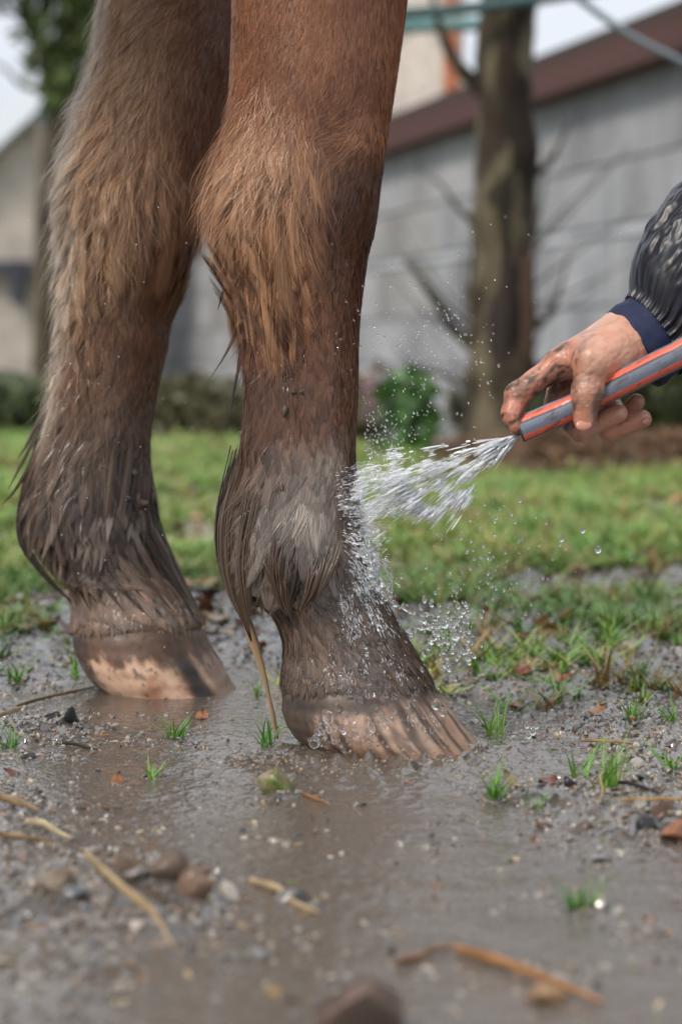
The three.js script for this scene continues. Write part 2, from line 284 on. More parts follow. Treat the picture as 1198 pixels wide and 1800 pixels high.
{
  const o = bigStone('mossy_stone', 484, 1392, 74, 62, null, 'greenish mossy stone in the muddy water in front of the near hoof', 5, 0.5, phys(null, 0.5, { map: mossTex, clearcoat: 0.4, clearcoatRoughness: 0.2 })); boxUV(o.geometry);
  bigStone('rough_stone', 352, 1600, 76, 78, S(150, 120, 98), 'tan rough stone at right end of the left gravel bank', 6);
  bigStone('rough_stone', 288, 1590, 86, 70, S(128, 108, 88), 'brown rough stone in the middle of the left gravel bank', 7);
  bigStone('rough_stone', 225, 1582, 60, 60, S(140, 118, 96), 'smaller brown stone left of the gravel bank middle', 8);
  bigStone('flat_stone', 105, 1592, 96, 44, S(158, 140, 118), 'flat pale tan stone on the left gravel bank', 9);
  bigStone('grey_stone', 525, 1585, 80, 50, S(150, 148, 148), 'grey stone with a dark side lying in the water at lower centre', 10);
  bigStone('coal_lump', 125, 1272, 40, 34, S(34, 36, 42), 'black shiny stone left of the far hoof, nearest to it', 11);
  bigStone('coal_lump', 92, 1262, 36, 28, S(40, 42, 48), 'black shiny stone left of the far hoof, farther from it', 12);
  bigStone('coal_lump', 50, 1332, 26, 26, S(26, 28, 32), 'small black stone beside the grass at the left edge', 13);
  bigStone('coal_lump', 635, 1414, 24, 18, S(30, 32, 38), 'tiny black stone alone in the open water', 14);
  bigStone('coal_lump', 1140, 1474, 46, 34, S(34, 36, 44), 'black shiny stone on the right gravel bank', 15);
  bigStone('coal_lump', 1002, 1396, 26, 26, S(28, 30, 36), 'small black stone left of the right grass tuft', 16);
  bigStone('orange_stone', 1182, 1486, 58, 52, S(190, 124, 88), 'orange tan stone at the right edge of the picture', 17);
  bigStone('brown_stone', 1158, 1452, 54, 48, S(126, 98, 78), 'brown stone behind the orange tan one', 18);
  bigStone('white_pebble', 1125, 1446, 26, 24, S(206, 200, 188), 'round white pebble on the right gravel bank', 19, 0.15);
  bigStone('pink_stone', 915, 1196, 60, 30, S(186, 124, 108), 'flat pink stone behind the near hoof', 20);
  bigStone('pale_stone', 1105, 1165, 46, 32, S(190, 180, 150), 'pale cream stone at the grass edge on the right', 21);
  bigStone('ochre_stone', 965, 1762, 70, 60, S(196, 156, 112), 'ochre stone resting against the orange straw stalk', 22);
  bigStone('yellow_stone', 484, 1745, 48, 34, S(200, 164, 92), 'small yellow stone in the near foreground', 23);
  // block of dark stone close to the lens, at the bottom edge
  const b = solo('dark_block', rock(44, 3, 0.16, 0.05), phys(S(112, 92, 82), 0.6, { bumpMap: groundBump, bumpScale: 0.0015, map: stoneTex }), 'dark brown block of stone at the bottom edge, close and blurred', 'stone');
  const p = G(655, 1812); boxUV(b.geometry, 0.5); b.position.set(p.x, 0.012, p.z); b.rotation.y = 0.3; b.scale.set(0.029, 0.026, 0.024);
}

// ---------------------------------------------------------------- the horse
const horse = thing('horse', 'chestnut horse with long feathered, mud caked lower legs standing in the puddle', 'horse');
// rows: surveyed height, back edge, front edge of the leg under its hair
function makeLeg(rows, ratios, zc, ground) {
  const ws = rows.map(([py, l, r]) => { const a = P(l, py, zc), b = P(r, py, zc); return [a.y, a.x, b.x, py]; }).sort((a, b) => a[0] - b[0]);
  const tb = table(ws), rt = table(ratios.map(([py, q]) => [py, q]));
  const L = { zc, y0: ws[0][0], y1: ws[ws.length - 1][0], seed: zc * 31 };
  L.sec = (y) => { const [l, r, v] = tb(y); return [(l + r) / 2, (r - l) / 2, v, rt(v)[0]]; };
  L.yOf = (v) => P(0, v, zc).y;
  L.surf = (y, a) => {
    const [cx, rx, v, q] = L.sec(y), c = Math.cos(a), s = Math.sin(a);
    const af = Math.abs(((a / Math.PI * 180 + 540) % 360) - 180);
    let d = 0.0022 * fbm(c * 2 + L.seed, y * 22, s * 2, 3);
    const cannon = ss(520, 600, v) * (1 - ss(740, 820, v));
    d -= cannon * 0.004 * Math.exp(-(((af - 108) / 16) ** 2));                                  // groove between bone and tendon
    d += ss(180, 260, v) * (1 - ss(380, 460, v)) * 0.004 * Math.exp(-(((af - 40) / 26) ** 2));    // carpal bulge
    d += ss(850, 910, v) * (1 - ss(960, 1010, v)) * 0.003 * Math.exp(-(((af - 75) / 40) ** 2));
    return V(cx + (rx + d) * c, y, zc + (rx * q + d) * s);
  };
  L.frame = (y, a) => {
    const p = L.surf(y, a), e = 0.002, u = L.surf(y + e, a).sub(p), w = L.surf(y, a + 0.02).sub(p);
    const n = w.clone().cross(u).normalize(); if (n.x * Math.cos(a) + n.z * Math.sin(a) < 0) n.negate();
    return { p, n, down: u.normalize().negate(), side: w.normalize(), v: L.sec(y)[2] };
  };
  L.frontZ = (x, y) => { const [cx, rx, , q] = L.sec(y), k = (x - cx) / rx; return Math.abs(k) < 1 ? zc + rx * q * Math.sqrt(1 - k * k) : zc; };
  return L;
}
const nearLeg = makeLeg([[-330, 450, 690], [-150, 406, 724], [0, 411, 712], [100, 409, 699], [200, 404, 684], [300, 396, 669], [350, 396, 663], [400, 408, 656], [450, 424, 644], [500, 430, 636], [550, 433, 630], [600, 433, 627], [700, 434, 625], [780, 426, 621], [850, 414, 624], [910, 408, 631], [960, 414, 640], [1000, 430, 650], [1040, 456, 667], [1070, 476, 683], [1100, 490, 701], [1131, 500, 719], [1165, 499, 739], [1188, 496, 753], [1200, 496, 757], [1209, 501, 752], [1217, 512, 740]],
  [[-330, 0.8], [0, 0.82], [300, 0.86], [450, 0.82], [600, 0.74], [780, 0.72], [900, 0.70], [1000, 0.72], [1100, 0.78], [1193, 0.86], [1215, 0.84]], -0.06);
const farLeg = makeLeg([[-330, 220, 390], [-150, 186, 418], [0, 186, 416], [120, 172, 414], [180, 157, 404], [240, 146, 386], [300, 136, 367], [361, 130, 362], [420, 128, 348], [480, 127, 325], [540, 124, 306], [600, 118, 294], [677, 106, 277], [735, 96, 266], [800, 80, 261], [860, 70, 269], [920, 76, 278], [970, 98, 291], [1016, 122, 314], [1057, 130, 338], [1084, 128, 353], [1096, 127, 357], [1104, 131, 355], [1111, 140, 347]],
  [[-330, 0.9], [0, 0.9], [300, 0.9], [450, 0.86], [600, 0.78], [760, 0.72], [900, 0.70], [1000, 0.76], [1086, 0.88], [1105, 0.86]], -0.34);

// what the coat is: length, lift, clump size and tightness at the front and at the back of the leg; then its dye and mud, with rim light and sheen painted in
const nearCoat = table([[-330, 16, 16, 0.12, 0.12, 4.32, 0.3, 3.72, 0.3], [120, 15, 17, 0.1, 0.14, 4.32, 0.3, 4.34, 0.35], [200, 15, 30, 0.14, 0.35, 5.04, 0.4, 6.82, 0.55], [270, 14, 44, 0.14, 0.55, 5.04, 0.45, 8.06, 0.68], [360, 14, 46, 0.1, 0.5, 5.04, 0.5, 8.06, 0.72], [440, 13, 42, 0.06, 0.36, 5.04, 0.7000000000000001, 7.44, 0.75], [520, 13, 36, 0.05, 0.24, 5.04, 0.75, 6.2, 0.8], [640, 13, 26, 0.04, 0.16, 5.04, 0.75, 5.58, 0.78], [760, 15, 30, 0.04, 0.16, 5.04, 0.75, 6.2, 0.8], [860, 17, 40, 0.05, 0.22, 5.04, 0.75, 6.2, 0.85], [960, 22, 40, 0.1, 0.25, 5.04, 0.8, 6.2, 0.94], [1030, 19, 24, 0.1, 0.16, 4.32, 0.8, 4.96, 0.94], [1130, 12, 14, 0.05, 0.1, 4.32, 0.8, 4.34, 0.8], [1193, 9, 9, 0.2, 0.2, 3.2, 0.7, 3.4, 0.7], [1215, 9, 9, 0.2, 0.2, 3.2, 0.7, 3.4, 0.7]]);
const farCoat = table([[-330, 22, 30, 0.16, 0.3, 5.76, 0.4, 6.2, 0.5], [100, 24, 36, 0.18, 0.45, 6.48, 0.45, 7.44, 0.55], [200, 26, 44, 0.22, 0.62, 7.2, 0.5, 8.06, 0.6], [300, 30, 44, 0.3, 0.68, 7.92, 0.55, 8.06, 0.62], [400, 28, 42, 0.24, 0.62, 7.2, 0.55, 8.06, 0.62], [480, 20, 40, 0.12, 0.55, 5.76, 0.55, 7.44, 0.65], [600, 16, 38, 0.07, 0.42, 5.76, 0.6, 6.82, 0.7], [700, 15, 40, 0.1, 0.34, 6, 0.8, 6.82, 0.8], [780, 24, 46, 0.15, 0.32, 7.5, 0.94, 8, 0.96], [880, 28, 46, 0.15, 0.32, 7.5, 0.94, 8, 0.96], [950, 26, 36, 0.15, 0.32, 7.5, 0.94, 8, 0.96], [1020, 24, 26, 0.1, 0.16, 6, 0.75, 4.96, 0.7], [1086, 9, 9, 0.2, 0.2, 3.2, 0.7, 3.4, 0.7], [1105, 9, 9, 0.2, 0.2, 3.2, 0.7, 3.4, 0.7]]);
const chest1 = S(130, 79, 50), chest2 = S(184, 126, 86), chestDark = S(76, 41, 25), flax = S(222, 186, 146), flaxRimLight = S(242, 230, 212), wetDark = S(76, 47, 33), wetBrown = S(108, 77, 58), mudGrey = S(106, 93, 82), mudDark = S(54, 44, 38), mudPaleSheen = S(172, 160, 148), mudBrown = S(100, 77, 59);
function nearDye(v, af, n, m, q, t) {
  let c = mix3(chest1, chest2, clamp(0.4 + n * 1.1 + (q - 0.5) * 0.7)); c = mix3(c, chestDark, ss(0.75, 1, q) * 0.6);
  const fluff = ss(150, 300, v + 90 * n) * (1 - ss(380, 580, v + 140 * n)) * ss(25, 125, af + 70 * n);
  c = mix3(c, mix3(flax, chest2, 0.35 + 0.4 * q), fluff * (0.2 + 0.7 * t));
  const wet = ss(225, 300, v + 60 * n - af * 0.3) * (1 - ss(50, 98, af + 80 * n + 0.10 * Math.abs(v - 400))) ; c = mix3(c, mix3(wetDark, chestDark, q), wet * (0.78 - 0.4 * ss(480, 600, v)));
  c = mix3(c, mix3(wetBrown, wetDark, 0.35 + 0.4 * m), ss(470, 640, v + 120 * n) * (0.68 + 0.2 * ss(60, 130, af)));
  const pale = ss(690, 880, v + 90 * n) * (1 - ss(900, 1050, v - 80 * n)) * Math.exp(-(((af - 80) / 58) ** 2));  // whitish wet sheen over the fetlock, painted into the dye
  c = mix3(c, mix3(mudGrey, mudBrown, 0.5 + m), ss(690, 900, v + 150 * n) * 0.72); c = mix3(c, mudPaleSheen, pale * (0.56 + 0.24 * q));
  c = mix3(c, mix3(mudBrown, mudGrey, 0.5 + m), ss(950, 1040, v + 90 * n) * 0.75);
  c = mix3(c, mudDark, ss(0.12, 0.34, m) * ss(420, 700, v) * 0.55);
  return c;
}
function farDye(v, af, n, m, q, t) {
  let c = mix3(S(128, 84, 55), S(194, 146, 106), clamp(0.45 + n * 1.4 + (q - 0.5) * 0.8)); c = mix3(c, S(104, 66, 42), ss(0.78, 1, q) * 0.6);
  c = mix3(c, mix3(chest1, chestDark, q * 0.6), (1 - ss(45, 85, af + 40 * n)) * 0.8);
  c = mix3(c, flax, (1 - ss(480, 640, v)) * ss(60, 110, af + 30 * n) * t * 0.45);
  c = mix3(c, flaxRimLight, ss(122, 158, af + 20 * n) * (1 - ss(700, 810, v)) * (0.55 + 0.45 * t));  // pale flaxen back edge; the backlight on it is painted into the dye
  c = mix3(c, mix3(wetBrown, S(112, 76, 52), q), ss(450, 600, v + 100 * n) * (1 - ss(105, 140, af)) * 0.7);
  c = mix3(c, mix3(mudGrey, mudBrown, 0.4 + m), ss(610, 790, v + 130 * n) * (0.75 - 0.5 * ss(140, 165, af) * (1 - ss(740, 830, v))));
  c = mix3(c, mix3(mudDark, S(156, 143, 132), ss(0.5, 0.95, q)), ss(760, 860, v + 60 * n) * (1 - ss(980, 1040, v)) * (0.35 + 0.6 * ss(-0.1, 0.3, m)));
  c = mix3(c, mix3(mudPaleSheen, S(150, 112, 84), q), ss(960, 1030, v + 50 * n) * (0.5 + 0.45 * ss(-0.2, 0.3, m)));
  return c;
}
function flowOf(near, v, af, p) {   // how far the hair is combed from straight down towards the back of the leg
  const wob = 0.55 * N3(p.x * 26, p.y * 22, p.z * 26) + 0.25 * N3(p.x * 70, p.y * 60, p.z * 70), mid = Math.sin(clamp(af / 180) * Math.PI);
  if (near) {
    const whorl = Math.exp(-(((v - 235) / 60) ** 2)) * Math.exp(-(((af - 62) / 22) ** 2));
    return (0.14 * (1 - ss(150, 260, v)) + 0.42 * ss(210, 330, v) * (1 - ss(440, 560, v)) + 0.30 * ss(740, 860, v) * (1 - ss(980, 1040, v))) * mid + 1.1 * whorl + wob * (0.3 + 0.7 * ss(180, 260, v)) * (1 - 0.6 * ss(520, 620, v));
  }
  return (0.5 * (1 - ss(300, 420, v)) + 0.28 * ss(420, 600, v) * (1 - ss(960, 1010, v))) * mid - 0.45 * Math.exp(-(((v - 300) / 70) ** 2)) * Math.exp(-(((af - 70) / 26) ** 2)) + wob * (1 - 0.55 * ss(480, 620, v));
}
const SEG = 4;
function growCoat(L, near, count, seed, wetPart) {
  const coat = near ? nearCoat : farCoat, dye = near ? nearDye : farDye, r = rng(seed), vp = SEG * 2 + 1;
  const pos = new Float32Array(count * vp * 3), nor = new Float32Array(count * vp * 3), colr = new Float32Array(count * vp * 3), idx = new Uint32Array(count * (SEG * 2 - 1) * 3);
  const guides = new Map();
  function strand(y, a, rr, lenK, liftK) {
    const f = L.frame(y, a), adeg = ((a / Math.PI * 180) % 360 + 360) % 360, af = adeg <= 180 ? adeg : 360 - adeg, sg = adeg <= 180 ? 1 : -1;
    const [lf, lb, tf, tb2] = coat(f.v), k = ss(35, 130, af), len = lerp(lf, lb, k) * 0.001 * lenK, lift = lerp(tf, tb2, k) * liftK, ph = flowOf(near, f.v, af, f.p) + rr;
    const d = f.down.clone().multiplyScalar(Math.cos(ph)).addScaledVector(f.side, Math.sin(ph) * sg).normalize();
    const dir = d.clone().multiplyScalar(Math.cos(lift)).addScaledVector(f.n, Math.sin(lift)), out = new Float32Array((SEG + 1) * 3), p = f.p.clone().addScaledVector(f.n, -0.0008), st = len / SEG;
    const curl = (lift > 0.2 ? 0.6 : 0.25) * N3(f.p.x * 60 + 5, f.p.y * 60, f.p.z * 60) + (lift > 0.2 ? 0.22 : 0.1) * (rr * 2);
    for (let i = 0; i <= SEG; i++) {
      if (i) { const [cx, rx, , q] = L.sec(p.y), ux = (p.x - cx) / rx, uz = (p.z - L.zc) / (rx * q), rho = Math.hypot(ux, uz), need = 1 + (0.0006 + 0.0016 * i / SEG) / rx; if (rho < need) { p.x = cx + ux / rho * need * rx; p.z = L.zc + uz / rho * need * rx * q; } }
      out[i * 3] = p.x; out[i * 3 + 1] = p.y; out[i * 3 + 2] = p.z;
      p.addScaledVector(dir, st); dir.addScaledVector(f.n, -lift * 0.22).addScaledVector(f.side, curl * 0.3 * sg); dir.y -= 0.07 + lift * 0.12; dir.normalize();
    }
    return { out, f, af, len };
  }
  const y0 = near ? L.yOf(1206) : L.yOf(1102), y1 = L.yOf(-60), one = V(0, 0, 0), T = V(0, 0, 0), W = V(0, 0, 0), Nn = V(0, 0, 0); let n = 0;
  while (n < count) {
    const y = lerp(y0, y1, r()), back = r() < 0.13, a = back ? -Math.PI * r() : Math.PI * (-0.08 + 1.16 * r()), sec = L.sec(y);
    if (r() > (sec[1] / 0.075)) continue;
    const v = sec[2], adeg = ((a / Math.PI * 180) % 360 + 360) % 360, af0 = adeg <= 180 ? adeg : 360 - adeg, pr = coat(v), kk = ss(35, 130, af0), cs = lerp(pr[4], pr[6], kk) * 0.001, cw = lerp(pr[5], pr[7], kk);
    const gy = Math.round(y / cs), ca = cs / sec[1], ga = Math.round(a / ca + (gy & 1) * 0.5), key = gy * 4096 + ga + (cs * 1e6 | 0) * 0;
    let g = guides.get(key);
    if (!g) { const jr = rng(((gy * 73856093) ^ (ga * 19349663) ^ seed) >>> 0); jr(); const wild = kk * (1 - ss(540, 700, v)), gyy = clamp(gy * cs + (jr() - 0.5) * cs, y0, y1), gaa = (ga - (gy & 1) * 0.5 + (jr() - 0.5) * 0.9) * ca; g = strand(gyy, gaa, (jr() - 0.5) * (0.6 + 0.9 * wild), (v > (near ? 1140 : 1050) ? 0.45 + 1.5 * jr() : 0.9 + 0.45 * jr()), 0.45 + (0.9 + 0.5 * wild) * jr()); g.q = jr(); guides.set(key, g); }
    const fly = r() < 0.04 + 0.09 * kk * (1 - ss(600, 760, v)), s = strand(y, a, (r() - 0.5) * (fly ? 1.4 : 0.5), (fly ? 0.9 : 0.6) + 0.55 * r(), fly ? 1.1 + 0.9 * r() : 0.7 + 0.6 * r()), stray = fly ? 0.1 : 1, qk = lerp(0.5, 0.85, ss(0.6, 0.95, cw)), q = clamp(qk * g.q + (1 - qk) * r());
    const m = fbm(s.f.p.x * 45, s.f.p.y * 38, s.f.p.z * 45 + L.seed, 3), nn = fbm(s.f.p.x * 14 + 3, s.f.p.y * 10, s.f.p.z * 14 + L.seed, 3); if ((v + 280 * nn + 60 * (r() - 0.5) - (near ? 0.8 * (80 - s.af) : 0) > 560) !== wetPart) continue;
    const wid = (0.00012 + 0.00011 * r() + 0.00005 * cw) * (fly ? 0.7 : 1), tilt = (r() - 0.5) * 1.1, w = s.out, gd = g.out;
    for (let i = 0; i <= SEG; i++) { const t = i / SEG, b = cw * stray * Math.pow(t, 0.9); for (let c = 0; c < 3; c++) w[i * 3 + c] = lerp(w[i * 3 + c], gd[i * 3 + c], b); }
    const base = n * vp;
    for (let i = 0; i <= SEG; i++) {
      const t = i / SEG, i0 = Math.max(0, i - 1) * 3, i1 = Math.min(SEG, i + 1) * 3; T.set(w[i1] - w[i0], w[i1 + 1] - w[i0 + 1], w[i1 + 2] - w[i0 + 2]).normalize();
      W.crossVectors(T, s.f.n).normalize(); Nn.copy(s.f.n).addScaledVector(T, -s.f.n.dot(T)).normalize(); W.multiplyScalar(Math.cos(tilt)).addScaledVector(Nn, Math.sin(tilt)); one.crossVectors(T, W); if (one.dot(s.f.n) < 0) { one.negate(); W.negate(); } one.lerp(Nn, 0.35).normalize();
      const hw = wid * (1 - 0.75 * t * t), cc = dye(v, s.af, nn, m, q, t), dim = 0.42 + 0.95 * q;
      const put = (k, sx) => { const o = (base + k) * 3; pos[o] = w[i * 3] + W.x * sx; pos[o + 1] = w[i * 3 + 1] + W.y * sx; pos[o + 2] = w[i * 3 + 2] + W.z * sx; nor[o] = one.x; nor[o + 1] = one.y; nor[o + 2] = one.z; colr[o] = cc[0] * dim; colr[o + 1] = cc[1] * dim; colr[o + 2] = cc[2] * dim; };
      if (i < SEG) { put(i * 2, -hw); put(i * 2 + 1, hw); } else put(SEG * 2, 0);
    }
    let o = n * (SEG * 2 - 1) * 3; for (let i = 0; i < SEG - 1; i++) { const b = base + i * 2; idx[o++] = b; idx[o++] = b + 2; idx[o++] = b + 1; idx[o++] = b + 1; idx[o++] = b + 2; idx[o++] = b + 3; } { const b = base + (SEG - 1) * 2; idx[o++] = b; idx[o++] = b + 2; idx[o++] = b + 1; }
    n++;
  }
  const g = new THREE.BufferGeometry(); g.setAttribute('position', new THREE.BufferAttribute(pos, 3)); g.setAttribute('normal', new THREE.BufferAttribute(nor, 3)); g.setAttribute('color', new THREE.BufferAttribute(colr, 3)); g.setIndex(new THREE.BufferAttribute(idx, 1)); return g;
}
const hideGapTone = S(58, 42, 34);   // dark hide, with the shade between the hairs deepened into its colour
function legSkin(L, near) {
  const nA = 96, nY = 240, pos = [], cl = [], idx = [], dye = near ? nearDye : farDye;
  for (let j = 0; j <= nY; j++) for (let i = 0; i <= nA; i++) {
    const y = lerp(L.y0, L.y1, j / nY), a = i / nA * Math.PI * 2, p = L.surf(y, a), v = L.sec(y)[2], ad = a / Math.PI * 180, af = ad <= 180 ? ad : 360 - ad;
    pos.push(p.x, p.y, p.z); const m = fbm(p.x * 45, p.y * 38, p.z * 45 + L.seed, 3), n = fbm(p.x * 14 + 3, p.y * 10, p.z * 14 + L.seed, 3); cl.push(...dye(v, af, n, m, 0.6 + 0.5 * N3(p.x * 300, p.y * 60, p.z * 300), 0).map((x, ch) => lerp(x, hideGapTone[ch], 0.62)));
  }
  const w = nA + 1; for (let j = 0; j < nY; j++) for (let i = 0; i < nA; i++) { const a = j * w + i; idx.push(a, a + w, a + 1, a + 1, a + w, a + w + 1); }
  const g = new THREE.BufferGeometry(); g.setAttribute('position', new THREE.Float32BufferAttribute(pos, 3)); g.setAttribute('color', new THREE.Float32BufferAttribute(cl, 3)); g.setIndex(idx); g.computeVertexNormals(); return g;
}
// the rest of the animal, above and behind the picture
function horseTrunk() {
  const zm = -0.20, near = nearLeg.sec(0.70), far = farLeg.sec(0.70), c = [];
  const add = (x0, y0, z0, x1, y1, z1, r0, r1) => c.push(capsule(V(x0, y0, z0), V(x1, y1, z1), r0, r1));
  add(-0.05, 1.16, zm, -1.15, 1.12, zm, 0.27, 0.29); add(-0.95, 1.18, zm, -1.35, 1.16, zm, 0.27, 0.22); add(-0.15, 1.36, zm, -0.5, 1.33, zm, 0.10, 0.12);
  for (const [s, zc] of [[near, -0.07], [far, -0.33]]) { add(s[0], 0.735, zc, s[0] - 0.02, 0.95, zc, 0.066, 0.10); add(s[0] - 0.02, 0.95, zc, 0.0, 1.15, lerp(zc, zm, 0.3), 0.10, 0.15); }
  for (const z of [-0.06, -0.36]) { add(-1.2, 1.1, z, -1.22, 0.78, z, 0.17, 0.11); add(-1.22, 0.78, z, -1.42, 0.52, z, 0.085, 0.055); add(-1.42, 0.52, z, -1.38, 0.2, z, 0.042, 0.042); add(-1.38, 0.2, z, -1.32, 0.09, z, 0.045, 0.045); add(-1.32, 0.09, z, -1.29, 0.03, z, 0.055, 0.062); }
  add(0.05, 1.22, zm, 0.52, 1.62, zm, 0.20, 0.12); add(0.2, 1.42, zm, 0.55, 1.72, zm, 0.09, 0.06);
  add(0.55, 1.66, zm, 0.72, 1.48, zm, 0.105, 0.085); add(0.72, 1.48, zm, 0.86, 1.24, zm, 0.08, 0.055); add(0.86, 1.24, zm, 0.88, 1.2, zm, 0.06, 0.055); for (const s of [-1, 1]) add(0.5, 1.76, zm + s * 0.05, 0.5, 1.88, zm + s * 0.065, 0.026, 0.008);
  const g = surfaceNets(union(c, 0.12), [-1.75, -0.03, -0.62], [1.05, 1.95, 0.22], 0.024);
  paint(g, (x, y, z) => { const n = fbm(x * 9, y * 9, z * 9, 3); return mix3(chestDark, chest1, clamp(0.5 + n)); }); return g;
}
const skinMat = std(null, 0.62, { vertexColors: true });
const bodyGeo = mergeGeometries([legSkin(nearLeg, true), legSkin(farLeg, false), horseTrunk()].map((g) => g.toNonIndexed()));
const horseBody = part('body', mergeVertices(bodyGeo, 1e-5), skinMat, horse);
const hairMat = phys(null, 0.34, { vertexColors: true });
const wetHair = phys(null, 0.24, { vertexColors: true, specularIntensity: 1, ior: 1.55 });
tag(part('dry_coat', growCoat(nearLeg, true, 62000, 101, false), hairMat, horse), 'chestnut hair of the near leg, fluffy behind the knee', null, null, 'stuff');
tag(part('wet_coat', growCoat(nearLeg, true, 70000, 111, true), wetHair, horse), 'soaked muddy hair on the near lower leg', null, null, 'stuff');
tag(part('dry_coat', growCoat(farLeg, false, 58000, 202, false), hairMat, horse), 'shaggy light brown hair of the far leg, backlit edge painted cream', null, null, 'stuff');
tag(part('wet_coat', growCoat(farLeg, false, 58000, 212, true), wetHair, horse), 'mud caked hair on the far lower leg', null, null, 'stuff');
{ // mane, tail: simple locks, out of the picture
  const m = std(S(150, 116, 78), 0.6), r = rng(9);
  const locks = []; for (let i = 0; i < 26; i++) { const t = i / 25, x = lerp(0.12, 0.5, t), y = lerp(1.5, 1.78, t); locks.push(taper([V(x, y, -0.2), V(x - 0.03, y - 0.08, -0.09), V(x - 0.02 + 0.03 * r(), y - 0.26, -0.075 + 0.02 * r())], [0.016, 0.02, 0.003], { sides: 5, steps: 6 })); }
  part('mane', mergeGeometries(locks), m, horse);
  const tl = []; for (let i = 0; i < 18; i++) { const z = -0.2 + (r() - 0.5) * 0.08; tl.push(taper([V(-1.54, 1.26, -0.2), V(-1.68, 1.12, z), V(-1.70 + 0.04 * r(), 0.8, z), V(-1.66 + 0.06 * r(), 0.35 + 0.1 * r(), z)], [0.02, 0.024, 0.02, 0.003], { sides: 5, steps: 8 })); } part('tail', mergeGeometries(tl), m, horse);
}
// hooves
function makeHoof(rows, zc, ratio, tilt, dye) {
  const ws = rows.map(([py, l, r]) => { const a = P(l, py, zc), b = P(r, py, zc); return [a.y, a.x, b.x]; }).sort((a, b) => a[0] - b[0]), tb = table(ws), nA = 160, nT = 40, pos = [], cl = [], idx = [], y1 = ws[ws.length - 1][0];
  const pt = (a, t) => {
    const c = Math.cos(a), s = Math.sin(a), top = y1 + tilt * c, y = lerp(-0.008, top, t), [l, r] = tb(Math.min(y, y1)), cx = (l + r) / 2, rx = (r - l) / 2;
    const heel = ss(0.2, 1, -c), rz = rx * ratio * (1 - 0.10 * heel), e = Math.pow(Math.abs(c), 1 - 0.12 * heel) * Math.sign(c);
    const stri = 0.00028 * N3(a * 9, t * 0.6, zc * 9) + 0.00022 * N3(a * 60, t * 0.8, 3), ringv = 0.00022 * Math.sin(t * 30 + 2 * N3(a * 1.5, t * 2, 1)) + 0.0016 * fbm(a * 2.2, t * 2.5, zc * 5, 3), bulge = 0;
    const k = stri + ringv + bulge; return V(cx + (rx + k) * e, y, zc + (rz + k) * s);
  };
  for (let j = 0; j <= nT; j++) for (let i = 0; i <= nA; i++) { const a = i / nA * Math.PI * 2, t = j / nT, p = pt(a, t), ad = a / Math.PI * 180, af = ad <= 180 ? ad : 360 - ad; pos.push(p.x, p.y, p.z); cl.push(...dye(af, t, a)); }
  const w = nA + 1; for (let j = 0; j < nT; j++) for (let i = 0; i < nA; i++) { const a = j * w + i; idx.push(a, a + w, a + 1, a + 1, a + w, a + w + 1); }
  { const c = pos.length / 3, tp = pt(0, 1), tq = pt(Math.PI, 1); pos.push((tp.x + tq.x) / 2, (tp.y + tq.y) / 2, zc); cl.push(...mudDark); for (let i = 0; i < nA; i++) { const a = nT * w + i; idx.push(a, c, a + 1); } }
  const g = new THREE.BufferGeometry(); g.setAttribute('position', new THREE.Float32BufferAttribute(pos, 3)); g.setAttribute('color', new THREE.Float32BufferAttribute(cl, 3)); g.setIndex(idx); g.computeVertexNormals(); return g;
}
const horn = S(216, 168, 136), hornPale = S(224, 196, 172), hornDark = S(92, 72, 62), hornBlack = S(44, 40, 40);
const nearHoofDye = (af, t, a) => {
  const n = fbm(a * 4, t * 3, 2, 3), k = 0.8 * N3(a * 10 + 0.5 * t, t * 0.9, 7) + 0.6 * N3(a * 23, t * 0.8, 4), f = N3(a * 42, t * 1.2, 9);
  let c = mix3(horn, hornPale, clamp(0.4 + f)); c = mix3(c, S(150, 122, 104), 0.55 * ss(-0.2, 0.25, k)); c = mix3(c, S(72, 56, 48), ss(-0.02, 0.4, k + 0.2 * f) * 0.85);
  c = mix3(c, S(206, 142, 104), ss(0.3, 0.02, t + 0.15 * n) * 0.7); c = mix3(c, mix3(mudBrown, mudDark, 0.5 + f), ss(0.62, 0.82, t + 0.22 * n) * 0.9); c = mix3(c, mudDark, ss(108, 140, af + 22 * n) * 0.85); c = mix3(c, mudGrey, ss(0.05, 0.36, fbm(a * 9, t * 7, 5, 3)) * 0.7); c = mix3(c, S(96, 80, 68), 0.16 + 0.3 * n); return c.map((q) => q * 0.66);
};
const farHoofDye = (af, t, a) => {
  const n = fbm(a * 4, t * 3, 12, 3), f = N3(a * 40, t * 1.4, 3), sp2 = fbm(a * 11, t * 9, 6, 3);
  let c = mix3(hornPale, horn, clamp(0.5 + 0.5 * f)); c = mix3(c, S(150, 92, 58), 0.75 * ss(-0.05, 0.3, fbm(a * 2.2 + t, t * 2.4, 5, 3)) );
  c = mix3(c, hornBlack, Math.exp(-(((af - 60 + 10 * (1 - t) - 8 * n) / 12) ** 4)) * 0.97);
  c = mix3(c, S(112, 92, 80), (1 - ss(34, 46, af + 8 * n)) * 0.8); c = mix3(c, mix3(S(96, 66, 46), mudDark, 0.5 + sp2), ss(0.46, 0.68, t + 0.6 * n) * 0.9); c = mix3(c, mudDark, ss(128, 150, af + 20 * n) * 0.9); c = mix3(c, mudDark, ss(0.16, 0.34, sp2) * 0.7); return c;
};
const hoofMat = () => phys(null, 0.58, { vertexColors: true, clearcoat: 0.22, clearcoatRoughness: 0.3 });
part('hoof', makeHoof([[1330, 552, 862], [1312, 538, 846], [1288, 513, 824], [1254, 496, 797], [1218, 497, 768], [1197, 502, 750]], -0.06, 0.92, 0.006, nearHoofDye), hoofMat(), horse, 'pale streaked near hoof splashed with muddy water');
